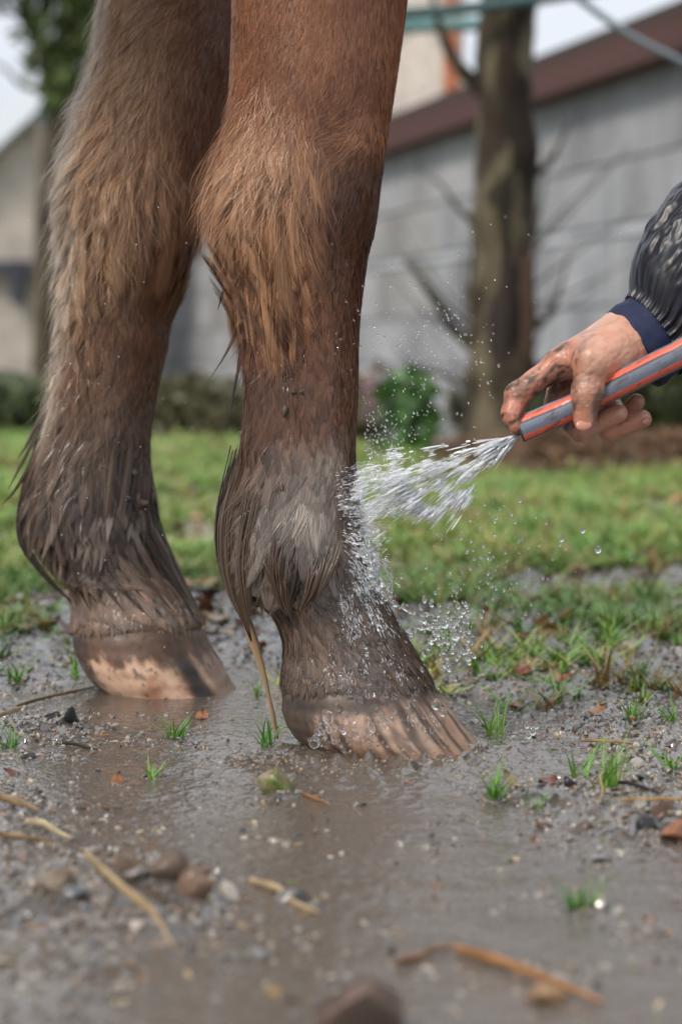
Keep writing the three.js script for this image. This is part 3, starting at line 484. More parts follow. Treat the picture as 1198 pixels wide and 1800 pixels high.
part('hoof', makeHoof([[1240, 205, 432], [1220, 190, 421], [1200, 167, 408], [1158, 138, 385], [1131, 130, 370], [1112, 130, 361], [1098, 133, 351]], -0.34, 0.92, 0.004, farHoofDye), hoofMat(), horse, 'peach coloured far hoof with a dark stripe');

// soaked feather: each lock a bundle hanging from the back of the fetlock
function lockPts(L, list, zoff = 0) {
  let zl = null;
  return list.map(([px, py], i) => { let p = P(px, py, L.zc); let z = L.frontZ(p.x, p.y); const inside = z > L.zc + 0.002; z = inside ? z + 0.004 : (zl === null ? L.zc : zl) * 0.75 + L.zc * 0.25; if (zl !== null) z = lerp(zl, z, 0.5); zl = z; return P(px, py, z + zoff); });
}
const lockMat = phys(null, 0.28, { vertexColors: true, clearcoat: 0.2, clearcoatRoughness: 0.2 }), lockTones = [S(84, 66, 53), S(66, 52, 43), S(100, 83, 69), S(48, 38, 32), S(94, 72, 52), S(128, 111, 96)];
function tint(g, c) { const n = g.attributes.position.count, a = new Float32Array(n * 3); for (let i = 0; i < n; i++) a.set(c, i * 3); g.setAttribute('color', new THREE.BufferAttribute(a, 3)); return g; }
function lock(L, list, w, seed, zoff = 0) {   // soaked strands that lie together and run out into one point
  const r = rng(seed * 97 + 5), px = (EYE_Z - L.zc) / F, pts = lockPts(L, list, zoff), W = w * px * 0.62, gs = [], n = Math.round(14 + w * 2.6), tone = lockTones[Math.floor(r() * 5)];
  pts[0].z -= 0.007; pts[1].z -= 0.001;
  for (let i = 0; i < n; i++) {
    const a = r() * 6.28, k = Math.sqrt(r()), ox = Math.cos(a) * k * W, oz = Math.sin(a) * k * W * 0.6, up = (r() - 0.5) * 0.016, end = 0.82 + 0.2 * r(), wav = (r() - 0.5) * W * 0.8, m = pts.length - 1;
    const q = pts.map((p, j) => { const t = j / m, f = j === 0 ? 1.5 : 1.15 * (1 - 0.86 * t * t); return V(p.x + ox * f + wav * Math.sin(t * 5 + a) * (1 - t), p.y + (j === 0 ? up : 0), p.z + oz * f); });
    q[m].lerp(q[m - 1], 1 - end);
    const R = (0.00024 + 0.0004 * r()) * (0.7 + w * 0.025); gs.push(tint(taper(q, [R * 0.4, R, R * 1.1, R * 0.8, R * 0.15], { sides: 4, steps: 12, caps: false }), mix3(tone, lockTones[Math.floor(r() * 6)], 0.55 * r())));
  }
  part('feather_lock', mergeGeometries(gs), lockMat, horse);
}
const nearLocks = [
  [17, [418, 800], [396, 880], [391, 960], [404, 1030], [430, 1090], [442, 1128]], [19, [434, 820], [410, 900], [408, 985], [422, 1060], [438, 1112]], [20, [424, 830], [400, 910], [398, 990], [412, 1055], [432, 1100]], [20, [448, 870], [434, 935], [428, 1000], [434, 1060], [437, 1100]], [12, [410, 840], [392, 915], [400, 1000], [418, 1050], [428, 1085]],
  [15, [462, 920], [452, 970], [462, 1025], [484, 1066], [504, 1098]], [8, [450, 985], [456, 1035], [478, 1075], [498, 1104]], [22, [492, 950], [482, 995], [488, 1040], [502, 1082]], [24, [530, 975], [520, 1010], [510, 1050], [500, 1084]], [14, [512, 960], [504, 1010], [506, 1060], [514, 1096]], [22, [562, 985], [554, 1015], [544, 1045], [528, 1074]], [15, [590, 965], [578, 1000], [566, 1030], [556, 1052]]];
nearLocks.forEach(([w, ...list], i) => lock(nearLeg, list, w, i + 1, 0.001 + 0.002 * (i % 4)));
for (let i = 0; i < 30; i++) {   // the fan on the far fetlock, from the loose left edge across the joint
  const r = rng(500 + i * 7), u = i / 29, sx = lerp(62, 232, u) + 8 * (r() - 0.5), sy = lerp(770, 850, r()), ex = lerp(128, 205, Math.pow(u, 1.2)) + 14 * (r() - 0.5), ey = lerp(1046, 985, u) + 34 * (r() - 0.5), bul = lerp(34, 4, Math.min(1, u * 2.2));
  lock(farLeg, [[sx, sy], [sx - bul * 0.55, lerp(sy, ey, 0.28)], [lerp(sx, ex, 0.25) - bul, lerp(sy, ey, 0.55)], [lerp(sx, ex, 0.62) - bul * 0.5, lerp(sy, ey, 0.82)], [ex, ey]], 8 + 9 * r(), 60 + i, 0.002 * r());
}
[[[80, 728], [56, 780], [36, 820], [14, 862]], [[70, 770], [48, 826], [22, 868], [4, 888]], [[64, 790], [44, 850], [34, 905], [28, 912]], [[92, 690], [70, 735], [46, 785], [30, 808]]].forEach((l, i) => lock(farLeg, l, 6, 120 + i));
[[[430, 540], [412, 590], [392, 630], [366, 670]], [[410, 430], [402, 480], [390, 520], [383, 545]], [[425, 600], [418, 650], [410, 690], [404, 735]]].forEach((l, i) => lock(nearLeg, l, 4, 140 + i));
// mud stuck to the hair
const mudMat = phys(S(84, 69, 58), 0.6);
[[nearLeg, 500, 722, 10, 26], [nearLeg, 516, 688, 9, 12], [nearLeg, 497, 856, 9, 15], [nearLeg, 560, 972, 24, 22], [nearLeg, 588, 996, 20, 34], [nearLeg, 426, 762, 10, 24], [nearLeg, 548, 1050, 16, 24], [nearLeg, 660, 250, 9, 22], [nearLeg, 540, 240, 7, 7], [nearLeg, 628, 300, 6, 12], [nearLeg, 618, 905, 12, 20], [nearLeg, 470, 930, 14, 24], [nearLeg, 530, 690, 8, 9], [nearLeg, 480, 395, 7, 12], [farLeg, 212, 872, 40, 14], [farLeg, 250, 884, 26, 26], [farLeg, 268, 876, 9, 26], [farLeg, 190, 820, 22, 18], [farLeg, 160, 905, 20, 30], [farLeg, 235, 830, 18, 14], [farLeg, 205, 940, 16, 30]]
  .forEach(([L, px, py, w, h], i) => { const k = (EYE_Z - L.zc) / F, p0 = P(px, py, L.zc), z = L.frontZ(p0.x, p0.y) + 0.0026, p = P(px, py, z), m = part('mud_clump', stoneGeos[i % 8], mudMat, horse); m.position.copy(p); m.scale.set(w * k * 0.5, h * k * 0.55, 0.003); m.rotation.set(0, 0, i * 0.4 % 0.7 - 0.35); });
// muddy water running off the tip of the near feather
part('mud_drip', taper([P(432, 1085, -0.07), P(446, 1130, -0.07), P(463, 1185, -0.07), P(477, 1245, -0.07), P(487, 1298, -0.07)], [0.0036, 0.0040, 0.0027, 0.0020, 0.0013, 0.0017, 0.0011], { sides: 10, steps: 40, ridges: 2, depth: 0.25 }), phys(S(176, 146, 112), 0.1, { ior: 1.33, transmission: 0.25, thickness: 0.003 }), horse, 'pale muddy drip running from the longest feather');

// ---------------------------------------------------------------- the person holding the hose
const person = thing('person', 'person in a dark muddy jacket holding the hose with a wet, dirty hand', 'person');
const wrist = P(1108, 604, -0.012), elbow = V(0.448, 0.482, -0.05), shoulder = V(0.62, 0.74, -0.12);
const hipC = V(0.92, 0.40, -0.22), chestC = V(0.74, 0.78, -0.26), neckC = V(0.70, 0.94, -0.27), headC = V(0.655, 1.07, -0.27);
function handField() {
  const J = (x, y, z) => P(x, y, z), c = (a, b, ra, rb) => capsule(a, b, ra, rb), f = [];
  const iM = J(982, 640, -0.010), iP = J(908, 693, -0.004), iD = J(900, 728, 0.001), iT = J(906, 748, 0.003);
  const mM = J(992, 634, -0.026), mP = J(976, 716, -0.034), mD = J(1020, 757, -0.010), mT = J(1086, 727, 0.002);
  const rM = J(1020, 630, -0.040), rP = J(1032, 722, -0.044), rD = J(1070, 756, -0.018), rT = J(1128, 737, -0.008);
  const lM = J(1052, 628, -0.050), lP = J(1070, 706, -0.050), lD = J(1090, 735, -0.030), lT = J(1118, 706, -0.022);
  const tC = J(1078, 622, 0.008), tM = J(1042, 636, 0.018), tI = J(1031, 690, 0.0225), tT = J(1027, 738, 0.0215);
  const palm = union([c(wrist, iM, 0.0235, 0.0125), c(wrist, mM, 0.0235, 0.013), c(wrist, rM, 0.022, 0.012), c(wrist, lM, 0.021, 0.0115), c(J(1060, 622, -0.02), J(1020, 640, -0.03), 0.018, 0.014), c(wrist, tC, 0.022, 0.018), c(tC, tM, 0.0175, 0.0150), c(J(1050, 622, 0.002), J(1000, 632, -0.006), 0.014, 0.010)], 0.012);
  const finger = (m, p, d, t, r) => union([c(m, p, r * 1.18, r * 1.02), c(p, d, r * 1.02, r * 0.94), c(d, t, r * 0.94, r * 0.82)], 0.004);
  const fs = [finger(iM, iP, iD, iT, 0.0092), finger(mM, mP, mD, mT, 0.0094), finger(rM, rP, rD, rT, 0.0090), finger(lM, lP, lD, lT, 0.0078), union([c(tC, tM, 0.0165, 0.0135), c(tM, tI, 0.0128, 0.0118), c(tI, tT, 0.0116, 0.0092)], 0.006)];
  const arm = c(wrist, elbow, 0.026, 0.040);
  const sq = 0.8;
  return (x, y, z) => {
    let d = smin(palm(x, y, z), arm(x, y, z), 0.012); for (let i = 0; i < 5; i++) d = smin(d, fs[i](x, y, z), i === 4 ? 0.007 : 0.0045);
    d += 0.0004 * N3(x * 330, y * 330, z * 330) + 0.0005 * N3(x * 90, y * 90, z * 90) + 0.00025 * Math.abs(N3((x + y) * 120, (y - x) * 300, z * 200));
    for (const [k, w] of [[tI, 0.012], [iP, 0.010], [iD, 0.008]]) { const q = Math.hypot(x - k.x, y - k.y, z - k.z); if (q < 0.022) d += 0.0006 * Math.sin((y - k.y) * 2600) * Math.exp(-q * q / (w * w)); }   // knuckle creases
    return d;
  };
}
const skinTone = S(192, 138, 112), skinRed = S(172, 100, 78), skinPale = S(208, 162, 138), dirt = S(66, 48, 38), dirtPale = S(128, 90, 70);
const handF = handField();
const handGeo = surfaceNets(handF, [P(870, 0, 0).x, 0.232, -0.075], [elbow.x - 0.1, 0.42, 0.045], 0.0017);
paint(handGeo, (x, y, z) => {
  const n = fbm(x * 40, y * 40, z * 40, 3), k = fbm(x * 120 + 4, y * 120, z * 120, 3), s = fbm(x * 420, y * 420, z * 420, 2), fing = ss(0.205, 0.165, x + 0.03 * n);
  let c = mix3(mix3(skinTone, skinPale, ss(-0.1, 0.3, n)), skinRed, fing * (0.55 + 0.6 * n) + 0.25 * ss(0.30, 0.27, y));
  const dirty = fing * 0.95 + 0.18, l1 = fbm((x + y) * 34, (y - x) * 110, z * 80, 4); c = mix3(c, dirtPale, clamp(dirty * ss(-0.2, 0.18, n + 0.4 * l1)) * 0.85); c = mix3(c, dirt, clamp(dirty * ss(0.02, 0.2, 0.5 * k + 0.8 * l1 + 0.35 * n)) * 0.9); c = mix3(c, dirt, ss(0.36, 0.5, s) * 0.8 * dirty);
  const q = P(1042, 712, 0.024); const dd = Math.hypot((x - q.x) * 1.4, y - q.y); c = mix3(c, S(96, 72, 58), ss(0.017, 0.011, dd + 0.004 * n) * 0.85 * ss(-0.1, 0.1, (x - q.x) * 40 + n));   // mud on the side of the thumb
  return c;
});
// body under the clothes, coarser, and the head
function bodyField(grow) {
  const c = [], a = (p, q, r0, r1) => c.push(capsule(p, q, r0 + grow, r1 + grow));
  a(elbow, shoulder, 0.042, 0.055); a(wrist.clone().lerp(elbow, 0.5), elbow, 0.032, 0.042);
  const sh2 = V(0.70, 0.80, -0.46), el2 = V(0.60, 0.54, -0.50), wr2 = V(0.56, 0.42, -0.33);
  a(sh2, el2, 0.055, 0.042); a(el2, wr2, 0.040, 0.028);
  a(shoulder.clone().add(V(0.05, 0.0, -0.03)), sh2, 0.07, 0.07); a(chestC, hipC, 0.13, 0.13); a(chestC, neckC, 0.12, 0.06);
  return c;
}
function legsField(grow) {
  const c = [], a = (p, q, r0, r1) => c.push(capsule(p, q, r0 + grow, r1 + grow));
  for (const s of [0, 1]) { const h = hipC.clone().add(V(0, 0, s ? -0.1 : 0.1)), k = V(0.60, 0.47, s ? -0.40 : -0.08), an = V(0.86, 0.10, s ? -0.36 : -0.10); a(h, k, 0.095, 0.066); a(k, an, 0.064, 0.045); }
  return c;
}
let bodyPart;
{
  const head = union([capsule(headC, headC.clone().add(V(0.015, 0.035, 0)), 0.078, 0.085), capsule(headC.clone().add(V(-0.02, -0.05, 0)), headC.clone().add(V(-0.04, -0.075, 0)), 0.055, 0.04), capsule(neckC.clone().add(V(0.02, -0.02, 0)), headC.clone().add(V(0.02, -0.04, 0)), 0.052, 0.05), capsule(headC.clone().add(V(-0.082, 0.0, 0)), headC.clone().add(V(-0.098, -0.022, 0)), 0.010, 0.014), ...[-1, 1].map((s) => capsule(headC.clone().add(V(0.01, -0.005, s * 0.082)), headC.clone().add(V(0.012, 0.02, s * 0.086)), 0.011, 0.016))], 0.022);
  const eyes = [-1, 1].map((s) => capsule(headC.clone().add(V(-0.082, 0.012, s * 0.032)), headC.clone().add(V(-0.082, 0.012, s * 0.034)), 0.013, 0.013)), mouth = capsule(headC.clone().add(V(-0.09, -0.05, -0.022)), headC.clone().add(V(-0.09, -0.05, 0.022)), 0.006, 0.006);
  const headSdf = (x, y, z) => { let d = head(x, y, z); for (const e of eyes) d = -smin(-d, e(x, y, z) + 0.004, 0.01); return -smin(-d, mouth(x, y, z), 0.006); };
  const hg = surfaceNets(headSdf, [0.5, 0.86, -0.4], [0.8, 1.24, -0.13], 0.0055); paint(hg, (x, y, z) => mix3(skinTone, skinPale, 0.5 + fbm(x * 20, y * 20, z * 20, 2)));
  const inner = union([...bodyField(0), ...legsField(0), ...[0, 1].map((s) => capsule(V(0.86, 0.10, s ? -0.36 : -0.10), V(0.72, 0.045, s ? -0.40 : -0.08), 0.04, 0.035))], 0.04), ig = surfaceNets(inner, [0.3, -0.02, -0.65], [1.2, 1.02, 0.12], 0.02); paint(ig, () => skinTone);
  const wr2 = V(0.56, 0.42, -0.33), h2 = [capsule(wr2, V(0.53, 0.395, -0.27), 0.024, 0.022)]; for (let i = 0; i < 4; i++) { const b = V(0.54 - 0.012 * i, 0.40 - 0.008 * i, -0.26), m = b.clone().add(V(-0.02, -0.012, 0.035 - 0.004 * Math.abs(i - 1.4))), e = m.clone().add(V(-0.008, -0.022, 0.012)); h2.push(capsule(b, m, 0.010, 0.009), capsule(m, e, 0.009, 0.0075)); } h2.push(capsule(V(0.55, 0.40, -0.3), V(0.575, 0.372, -0.262), 0.013, 0.009));
  const h2g = surfaceNets(union(h2, 0.006), [0.44, 0.32, -0.4], [0.64, 0.48, -0.16], 0.004); paint(h2g, (x, y, z) => mix3(skinTone, skinRed, 0.4 + fbm(x * 30, y * 30, z * 30, 2)));
  const body = mergeGeometries([handGeo, hg, ig, h2g]);
  const skin = phys(null, 0.5, { vertexColors: true, clearcoat: 0.3, clearcoatRoughness: 0.3 });
  bodyPart = part('body', body, skin, person);
  part('hair', surfaceNets((x, y, z) => { const d = capsule(headC.clone().add(V(0.012, 0.012, 0)), headC.clone().add(V(0.025, 0.045, 0)), 0.092, 0.094)(x, y, z) + 0.006 * N3(x * 60, y * 30, z * 60); return Math.max(d, -(x - headC.x + 0.055 + 0.4 * Math.max(0, headC.y + 0.06 - y) * -1), headC.y - 0.05 - y); }, [0.5, 0.95, -0.42], [0.82, 1.26, -0.12], 0.007), std(S(70, 52, 40), 0.7), person);
  part('eye', new THREE.SphereGeometry(0.011, 12, 8).translate(headC.x - 0.074, headC.y + 0.012, headC.z + 0.033), std(S(40, 34, 30), 0.2), person); part('eye', new THREE.SphereGeometry(0.011, 12, 8).translate(headC.x - 0.074, headC.y + 0.012, headC.z - 0.033), std(S(40, 34, 30), 0.2), person);
  part('trousers', surfaceNets((x, y, z) => union(legsField(0.014), 0.05)(x, y, z) + 0.004 * fbm(x * 14, y * 14, z * 14, 2), [0.45, 0.06, -0.62], [1.2, 0.62, 0.12], 0.017), std(S(38, 42, 54), 0.85), person);
  for (const s of [0, 1]) { const z = s ? -0.38 : -0.09, an = V(0.86, 0.13, z), b = surfaceNets(union([capsule(an, V(0.86, 0.06, z), 0.062, 0.052), capsule(V(0.87, 0.045, z), V(0.70, 0.04, z), 0.045, 0.042)], 0.03), [0.62, -0.01, z - 0.1], [0.98, 0.22, z + 0.1], 0.011); part('boot', b, std(S(44, 40, 34), 0.5), person); }
}
const knuckleNail = (px, py, z, w, h, tilt) => { const g = new THREE.SphereGeometry(1, 16, 10), m = part('fingernail', g, phys(S(180, 120, 98), 0.32, { clearcoat: 0.4 }), bodyPart); m.position.copy(P(px, py, z)); m.scale.set(w, h, 0.0022); m.rotation.set(-0.35, 0, tilt); return m; };
knuckleNail(1025, 747, 0.0290, 0.0066, 0.0050, 0.1);
knuckleNail(1133, 740, -0.0012, 0.0040, 0.0030, 0.7);

// jacket sleeve: rings along the forearm, gathered at the elastic, with folds
const armDir = elbow.clone().sub(wrist).normalize();
function sleeveRing(u) { return wrist.clone().addScaledVector(armDir, u); }
const side1 = V(0, 0, 1).cross(armDir).normalize(), side2 = armDir.clone().cross(side1).normalize();
function sleeveSurface(rows, nA, nU, foldFn) {
  const tb = table(rows), u0 = rows[0][0], u1 = rows[rows.length - 1][0], pos = [], cl = [], idx = [];
  for (let j = 0; j <= nU; j++) { const u = lerp(u0, u1, j / nU), [r1, r2, off] = tb(u), c = sleeveRing(u).addScaledVector(side1, off); for (let i = 0; i <= nA; i++) { const a = i / nA * Math.PI * 2, d = foldFn(u, a), p = c.clone().addScaledVector(side1, Math.cos(a) * (r1 + d)).addScaledVector(side2, Math.sin(a) * (r2 + d)); pos.push(p.x, p.y, p.z); } }
  const w = nA + 1; for (let j = 0; j < nU; j++) for (let i = 0; i < nA; i++) { const a = j * w + i; idx.push(a, a + 1, a + w, a + 1, a + w + 1, a + w); }
  const g = new THREE.BufferGeometry(); g.setAttribute('position', new THREE.Float32BufferAttribute(pos, 3)); g.setIndex(idx); g.computeVertexNormals(); return g;
}
const CA = (a) => [Math.cos(a) * 1.6, Math.sin(a) * 1.6];
const jacketFold = (u, a) => { const [c, s] = CA(a), g = Math.exp(-(((u - 0.024) / 0.012) ** 2)); return 0.0021 * g * Math.sin(a * 34 + 4 * N3(c, s, u * 30)) * (0.6 + N3(c * 3, s * 3, 5)) + (0.011 * fbm(c * 1.1 + 3, s * 1.1, u * 17 + c, 2) - 0.008 * Math.abs(fbm(c * 1.3 + u * 9, s * 1.3, u * 22, 2)) + 0.0042 * fbm(c * 3.4, s * 3.4, u * 44, 3)) * ss(0.027, 0.052, u); };
const jacketTone = S(26, 29, 40), jacketMud = S(128, 112, 94);
const jacketPaint = (x, y, z) => { const n = fbm(x * 26, y * 26, z * 26, 3), k = fbm(x * 90, y * 90, z * 90 + 4, 3), s = fbm(x * 500, y * 500, z * 500, 2); return mix3(mix3(jacketTone, S(18, 20, 28), 0.5 + n), jacketMud, clamp(ss(0.1, 0.5, n + 0.3 * k) * 0.08 + ss(0.34, 0.46, s) * 0.3 * ss(-0.1, 0.2, n))); };
const sleeveGeo = paint(sleeveSurface([[0.019, 0.0376, 0.0355, -0.005], [0.026, 0.0390, 0.037, -0.003], [0.033, 0.0450, 0.041, 0.001], [0.040, 0.0500, 0.045, 0.004], [0.057, 0.0560, 0.050, 0.008], [0.10, 0.0620, 0.054, 0.018], [0.15, 0.065, 0.058, 0.022], [0.20, 0.066, 0.060, 0.018], [0.30, 0.066, 0.062, 0.008]], 260, 220, jacketFold), jacketPaint);
const jacketMat = phys(null, 0.38, { vertexColors: true, sheen: 0.2, sheenRoughness: 0.5 });
let jacketPart;
{
  const field = union(bodyField(0.026), 0.06), jk = surfaceNets((x, y, z) => { const d = field(x, y, z) + 0.008 * fbm(x * 12, y * 12, z * 12, 3), q = (x - wrist.x) * armDir.x + (y - wrist.y) * armDir.y + (z - wrist.z) * armDir.z; return Math.max(d, z > -0.2 && x < 0.5 ? 0.19 - q : -1, y - 0.975); }, [0.3, 0.2, -0.68], [1.2, 1.05, 0.12], 0.016);
  paint(jk, jacketPaint);
  const merged = mergeGeometries([sleeveGeo, jk]); jacketPart = part('jacket', merged, jacketMat, person);
}
const cuffGeo = sleeveSurface([[-0.002, 0.0310, 0.0285, -0.005], [-0.0035, 0.0340, 0.031, -0.005], [-0.001, 0.0358, 0.0325, -0.005], [0.012, 0.0364, 0.034, -0.005], [0.026, 0.0355, 0.034, -0.004], [0.045, 0.034, 0.032, 0]], 120, 40, (u, a) => { const [c, s] = CA(a); return 0.0012 * fbm(c * 2, s * 2, u * 60, 2) + 0.0014 * Math.sin(u * 300 + 2 * N3(c, s, 2)) * ss(0, 0.01, u) * 0.5; });
paint(cuffGeo, (x, y, z) => { const s = fbm(x * 500, y * 500, z * 500, 2); return mix3(S(18, 29, 62), S(120, 104, 88), ss(0.34, 0.46, s) * 0.6); });
part('cuff', cuffGeo, phys(null, 0.75, { vertexColors: true, sheen: 0.4, sheenRoughness: 0.6 }), jacketPart, 'navy blue inner cuff around the wrist');

// ---------------------------------------------------------------- the hose
const hose = thing('garden_hose', 'grey garden hose with orange stripes spraying water onto the near leg', 'hose');
{
  const pts = [P(914, 755, 0), P(1001, 718, 0.002), P(1060, 688.5, 0.013), P(1110, 663.5, 0.026), P(1160, 638, 0.037), P(1205, 615, 0.045), V(0.36, 0.40, 0.062), V(0.48, 0.43, 0.085), V(0.64, 0.36, 0.13), V(0.84, 0.12, 0.2), V(1.05, 0.02, 0.3), V(1.5, 0.035, 0.2), V(2.4, 0.035, -0.4)];
  const curve = new THREE.CatmullRomCurve3(pts, false, 'centripetal'), steps = 420, sides = 48, R = 0.0104, pos = [], cl = [], idx = [], up = V(0, 0, 1);
  const tang0 = curve.getTangentAt(0), n = up.clone().addScaledVector(tang0, -up.dot(tang0)).normalize(); let T0 = tang0, q = new THREE.Quaternion();
  const grey = S(112, 120, 134), orange = S(236, 104, 78), black = S(30, 30, 34), len = curve.getLength();
  const stripe = (d, m) => { const b = ((d % 90) + 90) % 90; return b < 56 ? grey : b < 58 ? black : b < 88 ? orange : black; };
  for (let i = 0; i <= steps; i++) {
    const s = i / steps, t = Math.pow(s, 1.6), p = curve.getPointAt(t), T = curve.getTangentAt(t); q.setFromUnitVectors(T0, T); n.applyQuaternion(q).normalize(); T0 = T; const b = T.clone().cross(n);
    for (let j = 0; j <= sides; j++) {
      const a = j / sides * Math.PI * 2, ad = a / Math.PI * 180, isO = stripe(ad + 28) === orange, dm = t * len, rr = R + (isO ? 0.0003 * Math.sin(dm * 2 * Math.PI / 0.0016) * 0.4 + 0.00025 : 0);
      pos.push(p.x + (n.x * Math.cos(a) + b.x * Math.sin(a)) * rr, p.y + (n.y * Math.cos(a) + b.y * Math.sin(a)) * rr, p.z + (n.z * Math.cos(a) + b.z * Math.sin(a)) * rr);
      const k = fbm(p.x * 60 + a, p.y * 60, a * 2, 3), k2 = fbm(dm * 160, a * 4, 3, 3); cl.push(...mix3(stripe(ad + 28), S(86, 66, 52), clamp(ss(0.14, 0.3, k) * 0.55 + ss(0.2, 0.34, k2) * 0.7)));
    }
  }
  const w = sides + 1; for (let i = 0; i < steps; i++) for (let j = 0; j < sides; j++) { const a = i * w + j; idx.push(a, a + 1, a + w, a + 1, a + w + 1, a + w); }
  const g = new THREE.BufferGeometry(); g.setAttribute('position', new THREE.Float32BufferAttribute(pos, 3)); g.setAttribute('color', new THREE.Float32BufferAttribute(cl, 3)); g.setIndex(idx); g.computeVertexNormals();
  const tubeMesh = part('tube', g, phys(null, 0.4, { vertexColors: true, clearcoat: 0.2, clearcoatRoughness: 0.2 }), hose);
  const ring = new THREE.TorusGeometry(0.0089, 0.0016, 10, 40), lip = part('cut_end', ring, std(S(60, 60, 66), 0.5), tubeMesh); lip.position.copy(pts[0]); lip.quaternion.setFromUnitVectors(V(0, 0, 1), tang0);
}

// ---------------------------------------------------------------- the water
const water = phys([1, 1, 1], 0.02, { transmission: 1, ior: 1.33, thickness: 0.004 });
const froth = phys([0.97, 0.985, 1], 0.4, { transmission: 0.22, ior: 1.33, thickness: 0.004 });   // water full of air
const drop = new THREE.IcosahedronGeometry(1, 2), bead = mergeVertices(drop.clone().deleteAttribute('uv').deleteAttribute('normal')); bead.computeVertexNormals();
function stuffOf(name, label, category, geo, mat, list) { const m = new THREE.InstancedMesh(geo, mat, list.length); list.forEach((x, i) => m.setMatrixAt(i, x)); m.name = name; tag(shade(m), label, category, null, 'stuff'); scene.add(m); return m; }
const X = V(1, 0, 0), qd = new THREE.Quaternion();
const streak = (p, dir, len, th, th2 = th) => new THREE.Matrix4().compose(p, qd.setFromUnitVectors(X, dir).clone(), V(len, th, th2));
{
  const r = rng(321), g = () => (r() + r() + r() - 1.5) / 1.5, mouth = P(912, 764, 0.0), px = 0.00045, clear = [], white = [], flying = [];
  // jet: threads of water that leave the mouth as a fan and break up; pulses make the denser curved fronts
  for (let i = 0; i < 9500; i++) {
    const down = lerp(4, 58, clamp(0.5 + 0.5 * g())) / 180 * Math.PI, reach = lerp(330, 215, ss(12, 50, down / Math.PI * 180)), k = r(); let rr;
    const bow = 26 * Math.cos((down - 0.5) * 2.2);
    if (k < 0.26) rr = 70 * Math.pow(r(), 0.8); else if (k < 0.50) rr = 138 + bow + 16 * g(); else if (k < 0.80) rr = 206 + bow + 20 * g() - 30 * ss(0.5, 0.9, down); else rr = reach * Math.pow(r(), 0.6);
    if (r() < 0.9 * ss(reach * 0.72, reach, rr)) continue; const patch = fbm(down * 7, rr * 0.016, 2, 3); if (patch < 0.02 && r() < 0.55 + 0.4 * ss(0.02, -0.1, patch)) continue;
    const dz = g() * rr * px * 0.34 * (1 - 0.3 * r()), p = mouth.clone().add(V(-Math.cos(down) * rr * px, -Math.sin(down) * rr * px - 0.000000 * rr, dz - 0.010 * ss(120, 320, rr) ));
    const dir = V(-Math.cos(down), -Math.sin(down) - 0.03, dz / (rr * px + 0.01)).normalize(), len = (0.0018 + 0.0075 * Math.pow(r(), 1.8)) * (rr < 60 ? 0.9 : 1), th = 0.00018 + 0.0006 * Math.pow(r(), 3);
    (r() < 0.42 ? clear : white).push(streak(p, dir, len, th, th * (1 + r())));
  }
  for (let i = 0; i < 2600; i++) {   // the far end of the jet, torn into thin threads, as it reaches the leg
    const down = lerp(6, 44, clamp(0.5 + 0.5 * g())) / 180 * Math.PI, rr = lerp(205, 318, Math.pow(r(), 0.8)); if (rr * Math.cos(down) > 288 || fbm(down * 8, rr * 0.02, 7, 3) < -0.04) continue;
    const p = mouth.clone().add(V(-Math.cos(down) * rr * px, -Math.sin(down) * rr * px, g() * 0.02 - 0.014)), dir = V(-Math.cos(down), -Math.sin(down) + 0.3 * g(), 0.3 * g()).normalize(), th = 0.00010 + 0.00022 * Math.pow(r(), 2);
    (r() < 0.4 ? clear : white).push(streak(p, dir, 0.0015 + 0.006 * r() * r(), th, th));
  }
  stuffOf('water_jet', 'fan of clear water threads shooting from the hose to the leg', 'water', bead, water, clear);
  stuffOf('foaming_water_jet', 'white broken water threads inside the jet from the hose', 'water', bead, froth, white);
  // spray thrown back where the jet meets the leg
  const hit = [], foam = [];
  for (let i = 0; i < 8000; i++) {   // fine threads thrown off the front of the leg
    const v = lerp(812, 1085, Math.pow(r(), 0.7)), y = nearLeg.yOf(v), a = (r() - 0.3) * 1.25, burst = ss(850, 930, v), p0 = nearLeg.surf(y, a), off = Math.abs(g()) * lerp(0.004, 0.021, burst) * (r() < 0.12 ? 2 : 1);
    if (N3(p0.y * 90, a * 3, 4) < -0.15 && r() < 0.7) continue;
    const fall = ss(900, 1050, v), out = V(Math.cos(a) * (1 - 0.4 * fall), -1.0 * fall + 0.3 * (1 - burst) + 0.35 * (r() - 0.5), Math.sin(a) * 0.7).normalize(), p = p0.clone().addScaledVector(out, off), th = 0.00009 + 0.00016 * r() + 0.0007 * Math.pow(r(), 14), bead1 = r() < 0.12;
    (bead1 || r() < 0.5 ? hit : foam).push(streak(p, out.clone().add(V(0.5 * g() + 0.2, -0.3 * r() + 0.4 * g(), 0.4 * g())).normalize(), bead1 ? th * 1.3 : 0.0008 + 0.004 * r() * r(), th, th));
  }
  for (let i = 0; i < 900; i++) { // water running down over the pastern and the hoof
    const v = lerp(1000, 1330, r()), cx = lerp(640, 650, r()), x = lerp(585, lerp(690, 780, ss(1050, 1300, v)), r()) + 30 * g(), p0 = P(x, v, -0.01), y = Math.max(p0.y, 0.002), z = v < 1195 ? nearLeg.frontZ(p0.x, Math.max(y, nearLeg.y0)) : -0.06 + 0.058 * Math.sqrt(Math.max(0, 1 - ((p0.x - 0.032) / 0.075) ** 2));
    const p = P(x, v, z + 0.002 + 0.010 * r() * r()), th = 0.00035 + 0.0017 * Math.pow(r(), 4); (r() < 0.93 || th > 0.0007 ? hit : foam).push(streak(p, V(0.2 * g(), -1, 0.1 * g()).normalize(), th * (1 + 2 * r() * r()), th, th * 0.8));
  }
